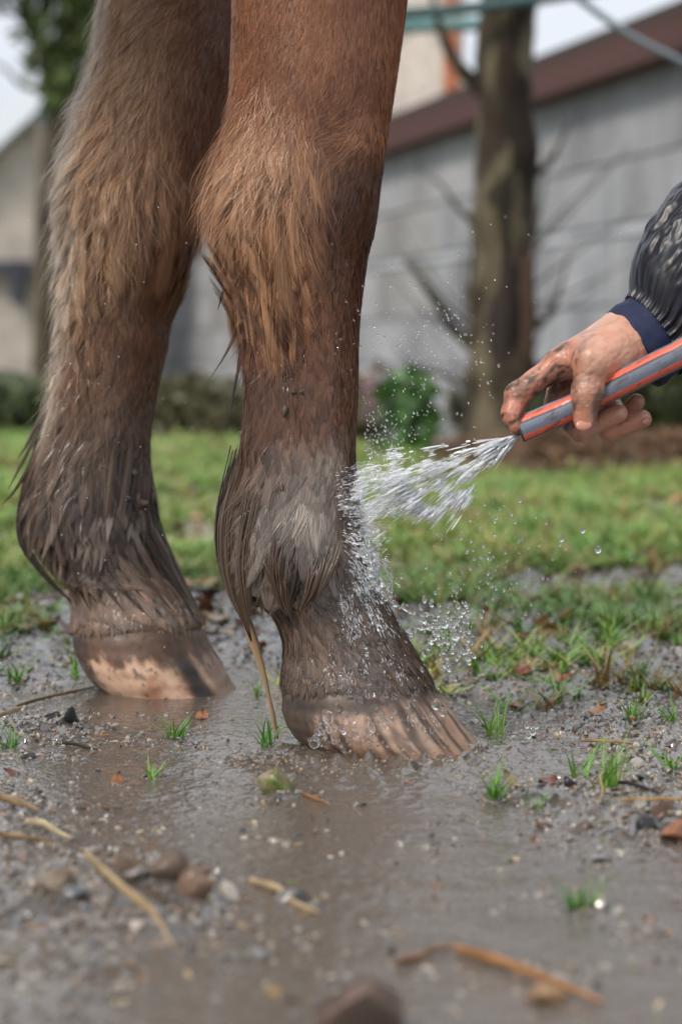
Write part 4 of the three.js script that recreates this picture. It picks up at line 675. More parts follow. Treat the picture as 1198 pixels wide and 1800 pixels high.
  for (let i = 0; i < 2600; i++) { // broken sheets sliding down the pastern
    const v = lerp(985, 1200, Math.pow(r(), 0.8)), x = lerp(596, 690 + 40 * ss(1050, 1190, v), r()), n1 = fbm(x * 0.03, v * 0.012, 4, 3); if (n1 < 0.03) continue; const p0 = P(x, v, -0.02), z = nearLeg.frontZ(p0.x, Math.max(p0.y, nearLeg.y0)), p = P(x, v, z + 0.0012 + 0.003 * r() * r()), th = 0.00012 + 0.00030 * r() * r();
    (r() < 0.55 ? hit : foam).push(streak(p, V(0.35 + 0.5 * g(), -1, 0.25 * g()).normalize(), 0.0008 + 0.0032 * r() * r(), th, th));
  }
  stuffOf('water_splash', 'clear splash and beads of water bursting off the near leg', 'water', bead, water, hit);
  stuffOf('foam_splash', 'white foaming splash where the jet meets the near leg', 'water', bead, froth, foam);
  // single drops in the air
  const drops = [];
  const air = (n, f) => { for (let i = 0; i < n; i++) { const [x, y, z, s] = f(), p = P(x, y, z); drops.push(streak(p, V(0.5 * g() + 0.3, -0.8, 0.4 * g()).normalize(), s * (1 + 0.9 * r()), s, s)); } };
  air(260, () => [640 + Math.abs(g()) * 150, 800 - Math.abs(g()) * 150 + 40 * r(), -0.06 + 0.10 * r(), 0.0003 + 0.0007 * r() * r()]);
  air(300, () => [740 + 190 * g(), 620 + 220 * g(), -0.12 + 0.22 * r(), 0.00025 + 0.00045 * r()]);
  air(260, () => [860 + 180 * g(), 990 + 170 * g(), -0.15 + 0.25 * r(), 0.0003 + 0.0008 * Math.pow(r(), 3)]);
  air(240, () => [790 + 80 * g(), 1120 + 110 * g(), -0.12 + 0.16 * r(), 0.0005 + 0.0016 * Math.pow(r(), 2)]);
  air(90, () => [560 + 560 * r(), 380 + 900 * r(), -0.3 + 0.5 * r(), 0.00025 + 0.0004 * r()]);
  air(70, () => [40 + 380 * r(), 350 + 800 * r(), -0.5 + 0.5 * r(), 0.00025 + 0.0004 * r()]);
  air(150, () => [620 + 120 * g(), 1285 + 50 * g(), 0.0 + 0.03 * r(), 0.0006 + 0.0018 * Math.pow(r(), 2)]);
  for (const [x, y, s] of [[1023, 932, 4.5], [1050, 966, 6], [986, 948, 4], [795, 1094, 9], [800, 1117, 8], [722, 1108, 6], [745, 1090, 6], [766, 1238, 9], [778, 1252, 7], [552, 1305, 10], [575, 1262, 9], [600, 1190, 7], [560, 1285, 8], [935, 1285, 7], [925, 1275, 5], [942, 1276, 5], [928, 1292, 6]]) { const p = P(x, y, 0.01); drops.push(new THREE.Matrix4().compose(p, new THREE.Quaternion(), V(s * px, s * px * 1.15, s * px))); }
  stuffOf('water_drops', 'single clear drops of spray flying through the air', 'water', bead, water, drops);
  // tongues of water leaving the pastern: clotted, uneven, with holes
  const tongue = (label, path, w, seed, lo, hi) => {
    const q = rng(seed), c = new THREE.CatmullRomCurve3(path), blobs = []; for (let i = 0; i < 46; i++) { const t = i / 45, p = c.getPointAt(t), k = w(t), e = p.clone().add(V((q() - 0.5) * 0.006, (q() - 0.5) * 0.004, (q() - 0.5) * 0.004)); p.add(V((q() - 0.5) * k * 3, (q() - 0.5) * k * 3, (q() - 0.5) * k * 2)); e.add(V((q() - 0.5) * k * 2, (q() - 0.5) * k * 2, 0)); blobs.push(capsule(p, e, k * (0.3 + 0.6 * q()), k * (0.2 + 0.5 * q()))); }
    const f = union(blobs, 0.0022); solo('water_tongue', surfaceNets((x, y, z) => f(x, y, z) + 0.0005 * N3(x * 400, y * 400, z * 400), lo, hi, 0.0008), water, label, 'water');
  };
  const box = (pts, m) => [[0, 1].map((k) => V(...['x', 'y', 'z'].map((d) => (k ? Math.max : Math.min)(...pts.map((p) => p[d])) + (k ? m : -m))).toArray())][0];
  for (const [label, path, w, seed] of [['thick clear tongue of water running off the front of the near pastern', [P(640, 950, 0.0), P(652, 1000, 0.004), P(672, 1045, 0.004), P(704, 1068, 0.002), P(738, 1080, 0), P(764, 1084, 0)], (t) => lerp(0.0036, 0.0012, t), 8], ['thin water thread ending in a drop above the grass, below the thick tongue', [P(712, 1110, 0), P(745, 1102, 0.002), P(775, 1098, 0.002), P(797, 1095, 0.002)], (t) => lerp(0.0008, 0.0016, t), 9]]) { const [lo, hi] = box(path, 0.014); tongue(label, path, w, seed, lo, hi); }
  // crown of muddy water at the hoof
  const crown = [], muddy = phys(S(160, 138, 114), 0.08, { ior: 1.33 }), rr2 = rng(55);
  for (let i = 0; i < 0; i++) { const t = rr2(), x = lerp(-0.085, 0.125, t) + 0.012 * (rr2() - 0.5), z = 0.012 + 0.03 * rr2() - 0.12 * ss(0.085, 0.125, x), h = 0.0016 + 0.006 * Math.pow(rr2(), 3); crown.push(new THREE.Matrix4().compose(V(x, h * 0.35, z), new THREE.Quaternion().setFromEuler(new THREE.Euler(rr2() - 0.5, rr2() * 6, rr2() - 0.5)), V(0.001 + 0.002 * rr2(), h, 0.001 + 0.002 * rr2()))); }
  for (let i = 0; i < 120; i++) { const x = 0.02 + 0.11 * (rr2() * 2 - 1), z = 0.02 + 0.06 * rr2(), s = 0.0005 + 0.0011 * rr2() * rr2(); crown.push(new THREE.Matrix4().compose(V(x, 0.003 + 0.02 * rr2() * rr2(), z), new THREE.Quaternion(), V(s, s * 1.2, s))); }
  stuffOf('muddy_splash', 'lumpy brown splashes of muddy water around the near hoof', 'water', bead, muddy, crown);
}

// ---------------------------------------------------------------- grass, straw, leaves
function bladeGeo(h, w, bend, ax, lean, seed, seg = 4) {   // one blade: a curved folded ribbon
  const pos = [], idx = [], cx = Math.cos(ax), sx = Math.sin(ax);
  for (let i = 0; i <= seg; i++) { const t = i / seg, out = lean * t + bend * t * t, y = h * (t - 0.25 * bend / h * t * t * bend), hw = w * (1 - t * t * 0.96); for (const [s, up] of [[-1, 0], [0, -0.35], [1, 0]]) { const ox = out * cx - s * hw * sx, oz = out * sx + s * hw * cx; pos.push(ox, Math.max(0, y) + up * hw, oz); } }
  for (let i = 0; i < seg; i++) for (let k = 0; k < 2; k++) { const a = i * 3 + k; idx.push(a, a + 3, a + 1, a + 1, a + 3, a + 4); }
  const g = new THREE.BufferGeometry(); g.setAttribute('position', new THREE.Float32BufferAttribute(pos, 3)); g.setIndex(idx); g.computeVertexNormals(); return g;
}
function tuftGeo(n, h, w, seed, spread = 0.4) { const r = rng(seed), gs = []; for (let i = 0; i < n; i++) { const hh = h * (0.45 + 0.65 * r()), g = bladeGeo(hh, w * (0.7 + 0.6 * r()), hh * (0.15 + 0.8 * r()), r() * 6.28, hh * spread * (r() - 0.2), i); g.translate((r() - 0.5) * h * 0.35, -0.002, (r() - 0.5) * h * 0.35); gs.push(g); } return mergeGeometries(gs); }
const leafMat = (c, tr = 0.3) => phys(c, 0.5, { transmission: tr, thickness: 0 });
const greens = [S(100, 152, 50), S(84, 134, 46), S(122, 166, 64)].map((c) => leafMat(c));
[[308, 1302, 84, 44, 'grass tuft in the water in front of the far hoof'], [466, 1312, 62, 56, 'grass tuft beside the muddy drip'], [268, 1366, 26, 30, 'tiny grass sprout in the open water left of the mossy stone'], [26, 1202, 60, 44, 'grass tuft at the left edge beside the far hoof'], [14, 1316, 44, 42, 'grass tuft at the left edge beside a black stone'], [868, 1292, 92, 62, 'grass tuft right of the near hoof toe'], [870, 1408, 104, 62, 'broad grass tuft in the water right of centre'], [950, 1426, 18, 30, 'tiny grass sprout right of the broad tuft'], [1066, 1400, 96, 84, 'tall grass tuft on the right gravel bank'], [1017, 1366, 22, 56, 'narrow grass sprout left of the tall tuft'], [1118, 1205, 72, 44, 'grass tuft on the gravel at the right, near the lawn'], [1108, 1285, 70, 40, 'low grass tuft above the right gravel bank'], [1178, 1360, 50, 50, 'grass tuft at the right edge'], [1014, 1596, 84, 56, 'blurred grass tuft in the near water on the right'], [455, 1222, 40, 26, 'small grass tuft between the two hooves'], [1180, 1292, 40, 46, 'grass sprout at the right edge above the gravel bank']]
  .forEach(([px, py, w, h, label], i) => { const p = groundAt(px, py), k = (EYE_Z - p.z) / F, g = tuftGeo(Math.round(9 + w / 5), h * k * 1.25, 0.0009 * (0.7 + k * 800), 900 + i, 1.0); const o = solo('grass_tuft', g, greens[i % 3], label, 'grass'); o.position.copy(p).setY(Math.max(p.y, 0) - 0.001); });
{ // the lawn behind: too many blades to count
  const r = rng(4242), geos = [tuftGeo(16, 0.035, 0.0016, 1, 0.8), tuftGeo(14, 0.05, 0.0018, 2, 0.9), tuftGeo(18, 0.028, 0.0018, 3, 1.0)], tones = [S(112, 156, 60), S(136, 172, 74), S(92, 136, 52), S(170, 170, 86), S(160, 132, 82), S(134, 158, 66)];
  geos.forEach((g, k) => {
    const ms = [], cs = []; let t = 0;
    while (ms.length < 4600 && t++ < 90000) {
      const d = 1 / lerp(1 / 1.8, 1 / 6.9, Math.pow(r(), 0.7)), z = EYE_Z - d, x = (r() * 2 - 1) * 0.24 * d, n = fbm(x * 2.2, 3, z * 2.2, 3), edge = Math.pow(ss(-0.1, -1.75, z + 1.9 * n + 0.25 * fbm(x * 9, 1, z * 9, 2)), 1.7);
      if (r() > edge) continue; if (n > 0.1 && r() < 0.82) continue; if (r() < ss(lerp(-4.8, -2.85, ss(-0.2, 0.45, x)), lerp(-5.3, -3.2, ss(-0.2, 0.45, x)), z + 0.25 * n)) continue;
      const s = (0.7 + 0.8 * r()) * (0.8 + 0.3 * ss(-2, -5, z)); ms.push(new THREE.Matrix4().compose(V(x, groundH(x, z) - 0.002, z), new THREE.Quaternion().setFromAxisAngle(V(0, 1, 0), r() * 6.28), V(s, s * (0.35 + 0.5 * r()), s))); cs.push(mix3(tones[Math.floor(r() * 6)], tones[3 + Math.floor(r() * 3)], ss(0, 0.3, n) * 0.7));
    }
    const m = shade(new THREE.InstancedMesh(g, leafMat(null, 0.25), ms.length)); ms.forEach((x, i) => { m.setMatrixAt(i, x); m.setColorAt(i, col(cs[i])); }); m.name = ['lawn_grass', 'long_lawn_grass', 'short_lawn_grass'][k]; tag(m, ['green lawn grass behind the muddy yard', 'longer blades standing in the lawn behind', 'short yellow green turf at the edge of the mud'][k], 'grass', null, 'stuff'); scene.add(m);
  });
}
function litter() {   // dead leaves lying in the thin grass
  const r = rng(66), g = leafShape(1, 0.32, 0.5, 0.25, 4), M = [], C = [], tones = [S(120, 80, 52), S(92, 62, 44), S(150, 104, 62), S(84, 66, 50), S(164, 132, 88)];
  for (let i = 0; i < 620; i++) { const d = 1 / lerp(1 / 2.1, 1 / 5, Math.pow(r(), 0.9)), x = (r() * 2 - 1) * 0.22 * d, z = EYE_Z - d; if (fbm(x * 2.2, 3, z * 2.2, 3) < -0.02 && r() < 0.75) continue; const s = 0.014 + 0.03 * r(); M.push(new THREE.Matrix4().compose(V(x, groundH(x, z) + 0.006, z), new THREE.Quaternion().setFromEuler(new THREE.Euler((r() - 0.5) * 1.2, r() * 6.3, (r() - 0.5) * 1.2)), V(s, s, s))); C.push(tones[Math.floor(r() * 5)]); }
  const im = shade(new THREE.InstancedMesh(g, phys(null, 0.5, {}), M.length)); M.forEach((m, i) => { im.setMatrixAt(i, m); im.setColorAt(i, col(C[i])); }); im.name = 'leaf_litter'; tag(im, 'dead brown leaves scattered through the thin grass', 'leaves', null, 'stuff'); scene.add(im);
}
function leafShape(L, W, curl, fold, seg = 8) { const pos = [], uv = [], idx = []; for (let i = 0; i <= seg; i++) for (const s of [-1, -0.5, 0, 0.5, 1]) { const t = i / seg, hw = W * Math.sin(Math.PI * Math.pow(t, 0.8)) * (1 - 0.1 * Math.sin(t * 30)); pos.push((t - 0.5) * L, curl * L * (t - 0.5) ** 2 + fold * Math.abs(s) * hw + 0.06 * L * Math.sin(t * 5 + s * 3), s * hw); uv.push(t, s); } for (let i = 0; i < seg; i++) for (let k = 0; k < 4; k++) { const a = i * 5 + k; idx.push(a, a + 5, a + 1, a + 1, a + 5, a + 6); } const g = new THREE.BufferGeometry(); g.setAttribute('position', new THREE.Float32BufferAttribute(pos, 3)); g.setAttribute('uv', new THREE.Float32BufferAttribute(uv, 2)); g.setIndex(idx); g.computeVertexNormals(); return g; }
litter();
const leafTex = (() => { const n = tileNoise(128, 8, 6, 4); let k = 0; return dataTex(128, 128, () => { const v = 0.55 + 0.6 * n[k++]; return [v, v, v]; }, true); })();
[[1156, 1140, 44, S(104, 58, 38), 'upright dark brown leaf at the lawn edge on the right', 1.2], [206, 1376, 34, S(150, 96, 48), 'small brown leaf in the water left of centre', 0.3], [893, 1385, 46, S(190, 166, 130), 'curled tan leaf behind the broad grass tuft', 0.7], [960, 1392, 50, S(126, 74, 44), 'brown leaf beside the tall grass tuft', 0.2], [842, 1136, 40, S(120, 80, 52), 'brown leaf lying between the near hoof and the lawn', 0.2], [985, 1205, 44, S(176, 112, 58), 'orange leaf on the gravel right of the near hoof', 0.1], [355, 1262, 40, S(178, 118, 74), 'orange brown leaf floating right of the far hoof', 0.05], [22, 1362, 34, S(120, 66, 52), 'red brown leaf at the left edge', 0.1], [905, 1245, 44, S(170, 110, 70), 'tan leaf on the wet gravel right of the hoof', 0.1], [760, 1130, 46, S(96, 66, 46), 'dark leaf behind the splash, at the lawn edge', 0.3], [1050, 1260, 40, S(182, 128, 74), 'yellow brown leaf above the right gravel bank', 0.1]]
  .forEach(([px, py, w, c, label, tip], i) => { const p = groundAt(px, py), k = (EYE_Z - p.z) / F, L = w * k, o = solo('fallen_leaf', leafShape(L, L * 0.3, 0.5, 0.25), phys(c, 0.45, { map: leafTex, transmission: 0.15, thickness: 0 }), label, 'leaf'); o.position.copy(p).setY(Math.max(p.y, 0) + L * (0.06 + 0.3 * tip)); o.rotation.set(0.2 + tip * 0.6, i * 1.3, tip); });
function straw(ax, ay, bx, by, wpx, c, label, seed, lift = 0, name = 'straw_stalk') {
  const a = groundAt(ax, ay), b = groundAt(bx, by), k = (EYE_Z - (a.z + b.z) / 2) / F, R = wpx * k / 2, r = rng(seed); for (const p of [a, b]) p.y = Math.max(p.y, 0.001) + R * 0.7; a.y += lift;
  const m1 = a.clone().lerp(b, 0.35).add(V((r() - 0.5) * R * 3, lift * 0.3 + R * 0.4 * r(), (r() - 0.5) * R * 3)), m2 = a.clone().lerp(b, 0.7).add(V((r() - 0.5) * R * 3, R * 0.5 * r(), (r() - 0.5) * R * 3));
  let up = 0; for (const p of [a, m1, m2, b]) for (let i = -2; i <= 2; i++) up = Math.max(up, Math.max(groundH(p.x + i * 0.004, p.z), 0) + R * 0.5 - p.y); for (const p of [a, m1, m2, b]) p.y += up;
  return solo(name, taper([a, m1, m2, b], [R * 0.75, R * 1.1, R * 0.85, R * 1.0, R * 0.7, R * 0.35], { sides: 10, steps: 20, flat: 0.4, ridges: 3, depth: 0.16, seed }), phys(c, 0.5, { map: leafTex }), label, name === 'straw_stalk' ? 'straw' : 'twig');
}
straw(152, 1562, 305, 1708, 20, S(178, 152, 112), 'thick pale straw stalk slanting across the lower left', 1, 0.004);
straw(800, 1678, 1060, 1775, 22, S(160, 112, 66), 'long orange brown straw stalk at lower right', 2);
straw(695, 1700, 800, 1672, 14, S(136, 96, 60), 'short dark straw stalk crossing the orange one', 3);
straw(440, 1556, 560, 1612, 16, S(186, 160, 124), 'pale straw stalk lying in water at lower centre', 4);
straw(46, 1462, 126, 1484, 14, S(190, 172, 138), 'short pale straw stalk at the left', 5, 0.003);
straw(-10, 1420, 70, 1452, 14, S(150, 124, 88), 'tan straw stalk at the left edge above the short pale one', 6, 0.002);
straw(-10, 1475, 96, 1496, 10, S(126, 100, 66), 'dark straw stalk at the left edge under the short pale one', 7);
straw(530, 1398, 582, 1422, 7, S(160, 116, 74), 'thin orange straw stalk right of the mossy stone', 8);
straw(1064, 1396, 1048, 1448, 9, S(204, 176, 120), 'upright bent straw stalk in front of the tall grass tuft', 9, 0.008);
straw(1086, 1402, 1156, 1420, 7, S(50, 42, 38), 'black twig on the right gravel bank', 10, 0.004, 'twig');
straw(1090, 1442, 1198, 1432, 8, S(190, 150, 96), 'long straw stalk reaching the right edge', 11);
straw(-10, 1285, 40, 1252, 9, S(200, 180, 140), 'straw stalk at the left edge beside the far hoof', 12, 0.003);
straw(110, 1312, 172, 1322, 7, S(56, 48, 42), 'short dark twig in the water left of the far hoof', 13, 0.001, 'twig');
straw(30, 1248, 180, 1208, 6, S(150, 120, 80), 'thin brown straw stalk left of the far hoof', 15, 0.002);
straw(1020, 1312, 1120, 1322, 6, S(160, 128, 84), 'thin straw stalk above the right gravel bank', 16, 0.002);

// ---------------------------------------------------------------- background: wall, trees, shed, fence
const wallTex = (() => { const n = tileNoise(512, 61, 5, 6), m = tileNoise(512, 62, 40, 4); let k = 0; return dataTex(512, 512, () => { const v = 0.72 + 0.34 * n[k] + 0.12 * (m[k++] - 0.5); return [v, v * 1.0, v * 1.01]; }, true); })();
const A = G(1100, 760), B = G(330, 690), wdir = A.clone().sub(B).normalize(), wallTurn = Math.atan2(-wdir.z, wdir.x), wn = V(-wdir.z, 0, wdir.x);
{
  const wall = thing('block_wall', 'long grey concrete block wall under a rusty beam behind the lawn', 'wall', null, A.clone()); wall.rotation.y = wallTurn;   // local x runs along the wall towards the right, z towards the lawn
  const tones = [S(166, 167, 169), S(158, 159, 161), S(172, 172, 173), S(162, 160, 157), S(186, 188, 191)].map((c) => std(c, 0.9, { map: wallTex })), heights = [0.27, 0.27, 0.29, 0.05, 0.27, 0.34], r = rng(17); let y = 0.0;
  part('core', new THREE.BoxGeometry(24, 1.46, 0.16).translate(-6.5, 0.73, -0.10), std(S(140, 140, 142), 0.95), wall);
  const uvbox = (l, h, o) => { const g = new THREE.BoxGeometry(l, h, 0.18), u = g.attributes.uv, p = g.attributes.position; for (let i = 0; i < u.count; i++) u.setXY(i, (p.getX(i) + o) * 0.7, (p.getY(i) + o) * 0.7); return g; };
  heights.forEach((h, row) => {
    const L = row === 3 ? 2.4 : 1.2, variants = [0, 1.3, 2.9].map((o) => uvbox(L - 0.014, h - 0.012, o)); let x = -17 + (row % 2) * L / 2;
    while (x < 5) { const b = part('concrete_block', variants[Math.floor(r() * 3)], row === 3 ? tones[4] : tones[Math.floor(r() * 4)], wall); b.position.set(x + L / 2, y + h / 2, -0.09 + 0.008 * (r() - 0.5)); x += L; } y += h;
  });
  const rust = std(S(86, 54, 48), 0.8, { map: wallTex }), dark = std(S(66, 54, 46), 0.85, { map: wallTex });
  const beam = part('beam', new THREE.BoxGeometry(24, 0.15, 0.2).translate(-6.5, 1.565, 0.0), rust, wall, 'rusty red steel beam along the top'); part('flange', new THREE.BoxGeometry(24, 0.025, 0.28).translate(-6.5, 1.4915, 0.0), rust, beam);
  part('fascia', new THREE.BoxGeometry(24, 0.07, 0.1).translate(-6.5, 1.677, -0.02), dark, wall, 'weathered dark board above the beam');
  // the upper cladding left of the tree
  const cream = std(S(222, 210, 196), 0.8, { map: wallTex }); let n = 0;
  for (let x = -2.55; x > -15; x -= 1.0) part('cladding_panel', new THREE.BoxGeometry(0.985, 0.42, 0.05).translate(x - 0.5, 1.96, -0.12), cream, wall), part('cladding_panel', new THREE.BoxGeometry(0.985, 1.2, 0.05).translate(x - 0.5, 2.79, -0.12), cream, wall);
  part('post', new THREE.BoxGeometry(0.07, 1.7, 0.07).translate(-2.5, 2.59, -0.05), std(S(186, 112, 78), 0.7), wall, 'orange rusted upright post above the wall');
}
// tree with a dark wound, in front of the wall
const bark = (() => { const n = tileNoise(512, 71, 5, 6, 0.3), m = tileNoise(512, 72, 12, 5); let k = 0; return dataTex(512, 512, (u, v) => { const a = n[k], b = m[k++]; let c = mix3([0.22, 0.19, 0.15], [0.42, 0.38, 0.31], ss(0.35, 0.62, a)); c = mix3(c, [0.36, 0.36, 0.20], ss(0.5, 0.6, b) * 0.55); c = mix3(c, [0.78, 0.76, 0.68], ss(0.55, 0.62, b) * 0.7); c = mix3(c, [0.30, 0.20, 0.13], ss(0.40, 0.34, b) * 0.8); return [c[0] * 0.56, c[1] * 0.52, c[2] * 0.47]; }, true); })();
const barkBump = noiseTex(256, 73, 6, 5, 0.3); const barkMat = std(null, 0.95, { map: bark, bumpMap: barkBump, bumpScale: 0.02 });
function limb(pts, radii, o = {}) { return taper(pts, radii, { sides: 12, steps: 18, ridges: 3, depth: 0.07, ...o }); }
function twigs(base, n, len, seed, spreadY = 0.5, dirX = 0) { const r = rng(seed), gs = []; for (let i = 0; i < n; i++) { const a = r() * 6.28, h = base.clone().add(V(0, spreadY * r(), 0)), d = V(Math.cos(a) + dirX, 0.5 + r(), Math.sin(a) * 0.6).normalize(), m = h.clone().addScaledVector(d, len * 0.5), e = m.clone().addScaledVector(d.clone().add(V(0.5 * (r() - 0.5), 0.3 * r(), 0.4 * (r() - 0.5))).normalize(), len * (0.3 + 0.5 * r())); gs.push(taper([h, m, e], [0.012 * len, 0.008 * len, 0.002 * len], { sides: 5, steps: 6, caps: false })); } return gs; }
{
  const D = 6.6, z0 = EYE_Z - D, at = (px, py) => P(px, py, z0), b = at(880, 800); b.y = 0; const t = thing('tree', 'bare tree with mossy bark and a dark wound in its trunk, before the wall', 'tree');
  const trunk = part('trunk', roughen(limb([V(b.x, -0.05, z0), at(880, 700), at(882, 500), at(888, 300), at(890, 100), at(892, -60), at(905, -400), V(b.x + 0.1, 2.6, z0)], [0.15, 0.105, 0.1, 0.098, 0.09, 0.084, 0.075, 0.06], { steps: 90, sides: 36, depth: 0.04 }), 0.045, 7), barkMat, t);
  part('wound', taper([at(884, 735), at(884, 640), at(888, 520), at(892, 420), at(890, 385)].map((p) => p.add(V(-0.006, 0, 0.068))), [0.012, 0.046, 0.054, 0.042, 0.008], { sides: 14, steps: 24, ridges: 5, depth: 0.12 }), std(S(44, 33, 28), 0.9), trunk, 'dark hollow wound in the bark');
  part('wound_edge', taper([at(912, 735), at(916, 640), at(918, 520), at(912, 420), at(896, 375)].map((p) => p.add(V(0.004, 0, 0.062))), [0.01, 0.03, 0.034, 0.03, 0.006], { sides: 10, steps: 24 }), std(S(76, 57, 44), 0.9), trunk, 'brown bare wood beside the wound');
  const br = (a, r0) => part('branch', limb(a, [r0, r0 * 0.75, r0 * 0.4, r0 * 0.12], { steps: 10, sides: 7 }), barkMat, t);
  br([at(870, 640), at(800, 580), at(750, 510), at(712, 450)], 0.028); br([at(860, 420), at(800, 360), at(770, 320), at(740, 300)], 0.014); br([at(900, 330), at(960, 290), at(985, 250), at(1000, 210)], 0.02); br([at(900, 600), at(960, 560), at(985, 500), at(1000, 440)], 0.014); br([at(860, 690), at(780, 660), at(720, 640), at(690, 600)], 0.014); br([at(850, 160), at(800, 110), at(770, 40), at(750, -60)], 0.03); br([at(880, -100), at(800, -300), at(700, -500), at(600, -700)], 0.05); br([at(900, -300), at(1000, -500), at(1100, -600), at(1200, -900)], 0.05);
  part('twigs', mergeGeometries([...twigs(at(830, 690), 22, 0.35, 3, 0.25, -0.4), ...twigs(at(930, 640), 14, 0.4, 4, 0.4, 0.6), ...twigs(at(800, -500), 40, 0.8, 5, 0.5), ...twigs(at(1100, -650), 40, 0.8, 6, 0.5)]), barkMat, t).userData.kind = 'stuff';
}
function leafCloud(center, rad, n, size, seed, stretch = 1) { const r = rng(seed), m = []; for (let i = 0; i < n; i++) { const d = V(r() * 2 - 1, r() * 2 - 1, r() * 2 - 1); if (d.length() > 1) { i--; continue; } const k = fbm(d.x * 2 + seed, d.y * 2, d.z * 2, 2); if (k < -0.08 && r() < 0.85) continue; const p = V(center.x + d.x * rad.x, center.y + d.y * rad.y, center.z + d.z * rad.z), g = size * (0.6 + 0.8 * r()); m.push([p, new THREE.Euler(r() * 6, r() * 6, r() * 6), g]); } return m; }
const leafCard = leafShape(1, 0.28, 0.3, 0.3, 3);
function foliage(name, list, c1, c2, parent) { const r = rng(3), gs = list.map(([p, e, g]) => leafCard.clone().scale(g, g, g).applyMatrix4(new THREE.Matrix4().makeRotationFromEuler(e)).translate(p.x, p.y, p.z)), g = mergeGeometries(gs), n = leafCard.attributes.position.count, c = new Float32Array(g.attributes.position.count * 3); for (let i = 0; i < list.length; i++) { const q = mix3(c1, c2, r()); for (let k = 0; k < n; k++) c.set(q, (i * n + k) * 3); } g.setAttribute('color', new THREE.BufferAttribute(c, 3)); const m = part(name, g, phys(null, 0.55, { vertexColors: true, transmission: 0.25, thickness: 0 }), parent); m.userData.kind = 'stuff'; return m; }
{ // mossy evergreen behind the far leg
  const z0 = -11.5, at = (px, py) => P(px, py, z0), t = thing('tree', 'dark green leafy tree at the upper left behind the horse', 'tree'), b = at(84, 700); b.y = -0.05;
  part('trunk', limb([b, at(84, 560), at(86, 400), at(100, 240), at(112, 100), at(120, -100)], [0.11, 0.095, 0.085, 0.08, 0.07, 0.05], { steps: 30 }), barkMat, t);
  for (const [a, r0] of [[[at(105, 200), at(80, 120), at(50, 50), at(10, -30)], 0.05], [[at(112, 110), at(60, 60), at(20, 20), at(-40, 0)], 0.03], [[at(112, 140), at(140, 60), at(160, 0), at(190, -90)], 0.05], [[at(90, 160), at(40, 150), at(10, 120), at(-30, 100)], 0.022]]) part('branch', limb(a, [r0, r0 * 0.8, r0 * 0.5, r0 * 0.2], { steps: 10, sides: 8 }), barkMat, t);
  foliage('crown', [...leafCloud(at(125, 60), V(0.22, 0.5, 0.4), 700, 0.10, 5), ...leafCloud(at(110, 160), V(0.16, 0.22, 0.3), 320, 0.09, 6), ...leafCloud(at(70, -60), V(0.6, 0.34, 0.5), 800, 0.10, 8), ...leafCloud(at(180, -200), V(0.9, 0.6, 0.7), 1100, 0.12, 9), ...leafCloud(at(60, 70), V(0.16, 0.3, 0.3), 110, 0.09, 12)], S(58, 74, 26), S(96, 118, 44), t);
}
{ // small shed at the far left
  const z0 = -15, at = (px, py) => P(px, py, z0), s = thing('shed', 'pale shed with a white sloping roof at the far left', 'shed'), e0 = at(-260, 700), e1 = at(66, 700), x0 = e0.x, x1 = e1.x, yl = at(0, 268).y, yr = at(66, 208).y, slope = (yr - yl) / (at(66, 0).x - at(0, 0).x), yT = (x) => yl + slope * (x - at(0, 0).x);
  const beige = std(S(196, 186, 172), 0.9, { map: wallTex }), sh = new THREE.Shape(); sh.moveTo(x0, 0); sh.lineTo(x1, 0); sh.lineTo(x1, yT(x1)); sh.lineTo(x0, yT(x0)); sh.closePath();
  part('wall', new THREE.ExtrudeGeometry(sh, { depth: 2.4, bevelEnabled: false }).translate(0, 0, z0 - 2.4), beige, s);
  const roof = part('roof', new THREE.BoxGeometry(Math.hypot(x1 - x0, (x1 - x0) * slope) + 0.5, 0.20, 2.7), phys(S(232, 238, 246), 0.4), s, 'white roof sheet'); roof.position.set((x0 + x1) / 2, (yT(x0) + yT(x1)) / 2 + 0.16, z0 - 1.15); roof.rotation.z = Math.atan(slope);
  part('drainpipe', limb([at(58, 150), at(72, 190), at(92, 230), at(100, 260), at(100, 420)].map((p) => p.add(V(0, 0, 0.1))), [0.05, 0.05, 0.05, 0.05], { ridges: 0 }), std(S(92, 124, 122), 0.6), s, 'grey green drainpipe at the corner');
  part('ledge', new THREE.BoxGeometry(0.9, 0.10, 0.16).translate(at(-10, 0).x, at(0, 470).y, z0 + 0.05), std(S(66, 68, 78), 0.8), s, 'dark ledge across the wall'); part('bracket', new THREE.BoxGeometry(0.10, 0.34, 0.16).translate(at(28, 0).x, at(0, 495).y, z0 + 0.06), std(S(60, 62, 72), 0.8), s);
}
{ // rails and cable by the tree
  const z0 = EYE_Z - 6.45, at = (px, py) => P(px, py, z0), teal = std(S(98, 138, 136), 0.5);
  solo('fence_rail', limb([at(640, 30), at(850, 12), at(1060, -20), at(1400, -70)], [0.02, 0.02, 0.02, 0.02], { ridges: 0 }), std(S(58, 84, 84), 0.5), 'dark teal rail crossing in front of the tree top', 'rail');
  solo('fence_rail', limb([P(560, 44, -6.6), P(690, 46, -6.6), P(780, 44, -6.6), P(856, 42, -6.6)], [0.028, 0.028, 0.028, 0.028], { ridges: 0 }), teal, 'pale teal rail ending behind the tree trunk', 'rail');
  solo('cable', limb([P(800, -140, -3.2), P(1010, -6, -3.2), P(1100, 58, -3.2), P(1198, 108, -3.2), P(1500, 230, -3.2)], [0.0085, 0.0085, 0.0085, 0.0085], { ridges: 0 }), std(S(112, 122, 130), 0.6), 'grey cable hanging across the upper right corner', 'cable');
}
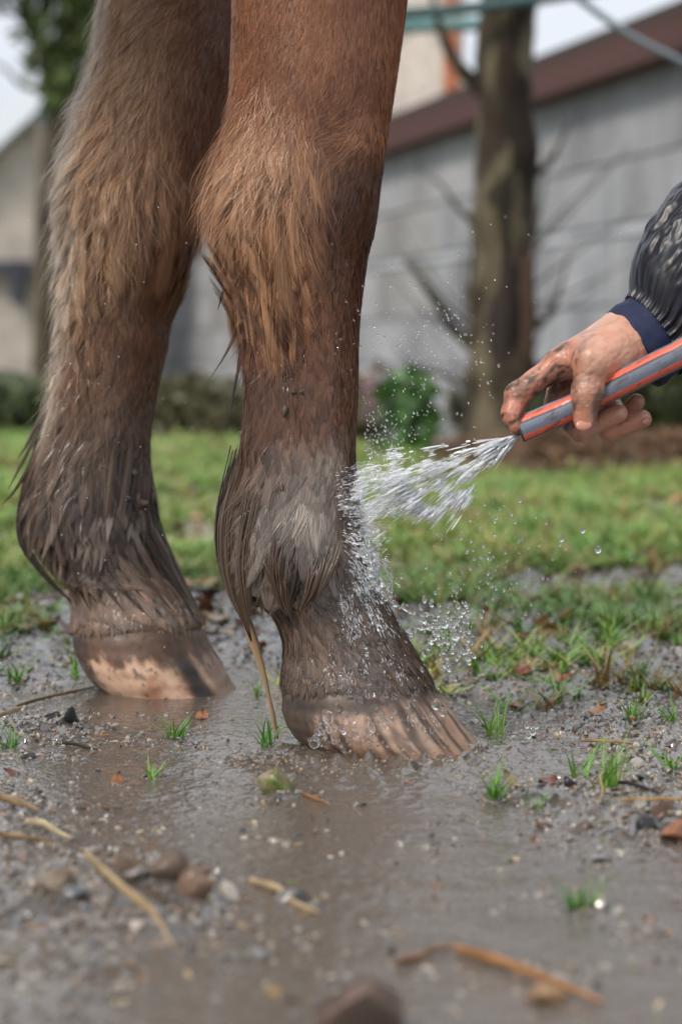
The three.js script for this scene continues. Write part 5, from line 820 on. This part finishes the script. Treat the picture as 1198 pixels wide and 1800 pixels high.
// plants along the wall
function bush(name, label, px, py, w, h, depth, n, size, c1, c2, seed) { const p = P(px, py, EYE_Z - depth), k = depth / F, t = thing(name, label, 'bush'); foliage('leaves', leafCloud(V(p.x, Math.max(h * k * 0.5, p.y), p.z), V(w * k / 2, h * k / 2, w * k / 2.4), n, size, seed), c1, c2, t); part('stems', mergeGeometries(twigs(V(p.x, 0, p.z), 9, h * k * 0.8, seed, 0.02)), barkMat, t); return t; }
bush('leafy_shrub', 'bright green leafy plant behind the splash, right of the near leg', 716, 738, 110, 190, 5.4, 120, 0.085, S(58, 98, 44), S(104, 146, 76), 21);
bush('flowering_shrub', 'pinkish plant beside the bright green one, close to the near leg', 664, 690, 60, 110, 6.0, 90, 0.04, S(176, 140, 160), S(120, 110, 70), 22);
bush('dark_bush', 'dark green low bush under the wall behind the hose', 1070, 735, 360, 190, 6.6, 1700, 0.055, S(50, 62, 30), S(82, 92, 44), 23);
bush('dark_bush', 'dark green growth at the foot of the tree', 890, 755, 210, 150, 6.7, 700, 0.05, S(50, 58, 30), S(92, 84, 50), 24);
bush('hedge_bush', 'brown green low growth seen between the two legs', 345, 745, 230, 130, 7.0, 1500, 0.055, S(78, 80, 50), S(120, 112, 78), 25);
bush('hedge_bush', 'dark green low growth at the left edge behind the far leg', 10, 730, 220, 130, 7.2, 1400, 0.055, S(54, 74, 36), S(90, 100, 52), 26);
bush('hedge_bush', 'olive growth showing between near leg and flowering plant', 630, 750, 130, 130, 7.0, 700, 0.05, S(84, 84, 48), S(122, 112, 70), 27);
{ // dead bracken on the heap of earth
  const r = rng(31), g = tuftGeo(12, 0.10, 0.004, 71, 1.6), ms = []; for (let i = 0; i < 420; i++) { const z = lerp(-3.0, -4.5, r()), x = lerp(0.25, 1.2, r()); ms.push(new THREE.Matrix4().compose(V(x, groundH(x, z), z), new THREE.Quaternion().setFromEuler(new THREE.Euler(0, r() * 6, 0)), V(1, 0.2 + 0.3 * r(), 1))); }
  stuffOf('dead_grass', 'matted brown dead grass on the low heap of earth', 'grass', g, std(S(112, 86, 62), 0.85), ms);
}

renderer.render(scene, camera);
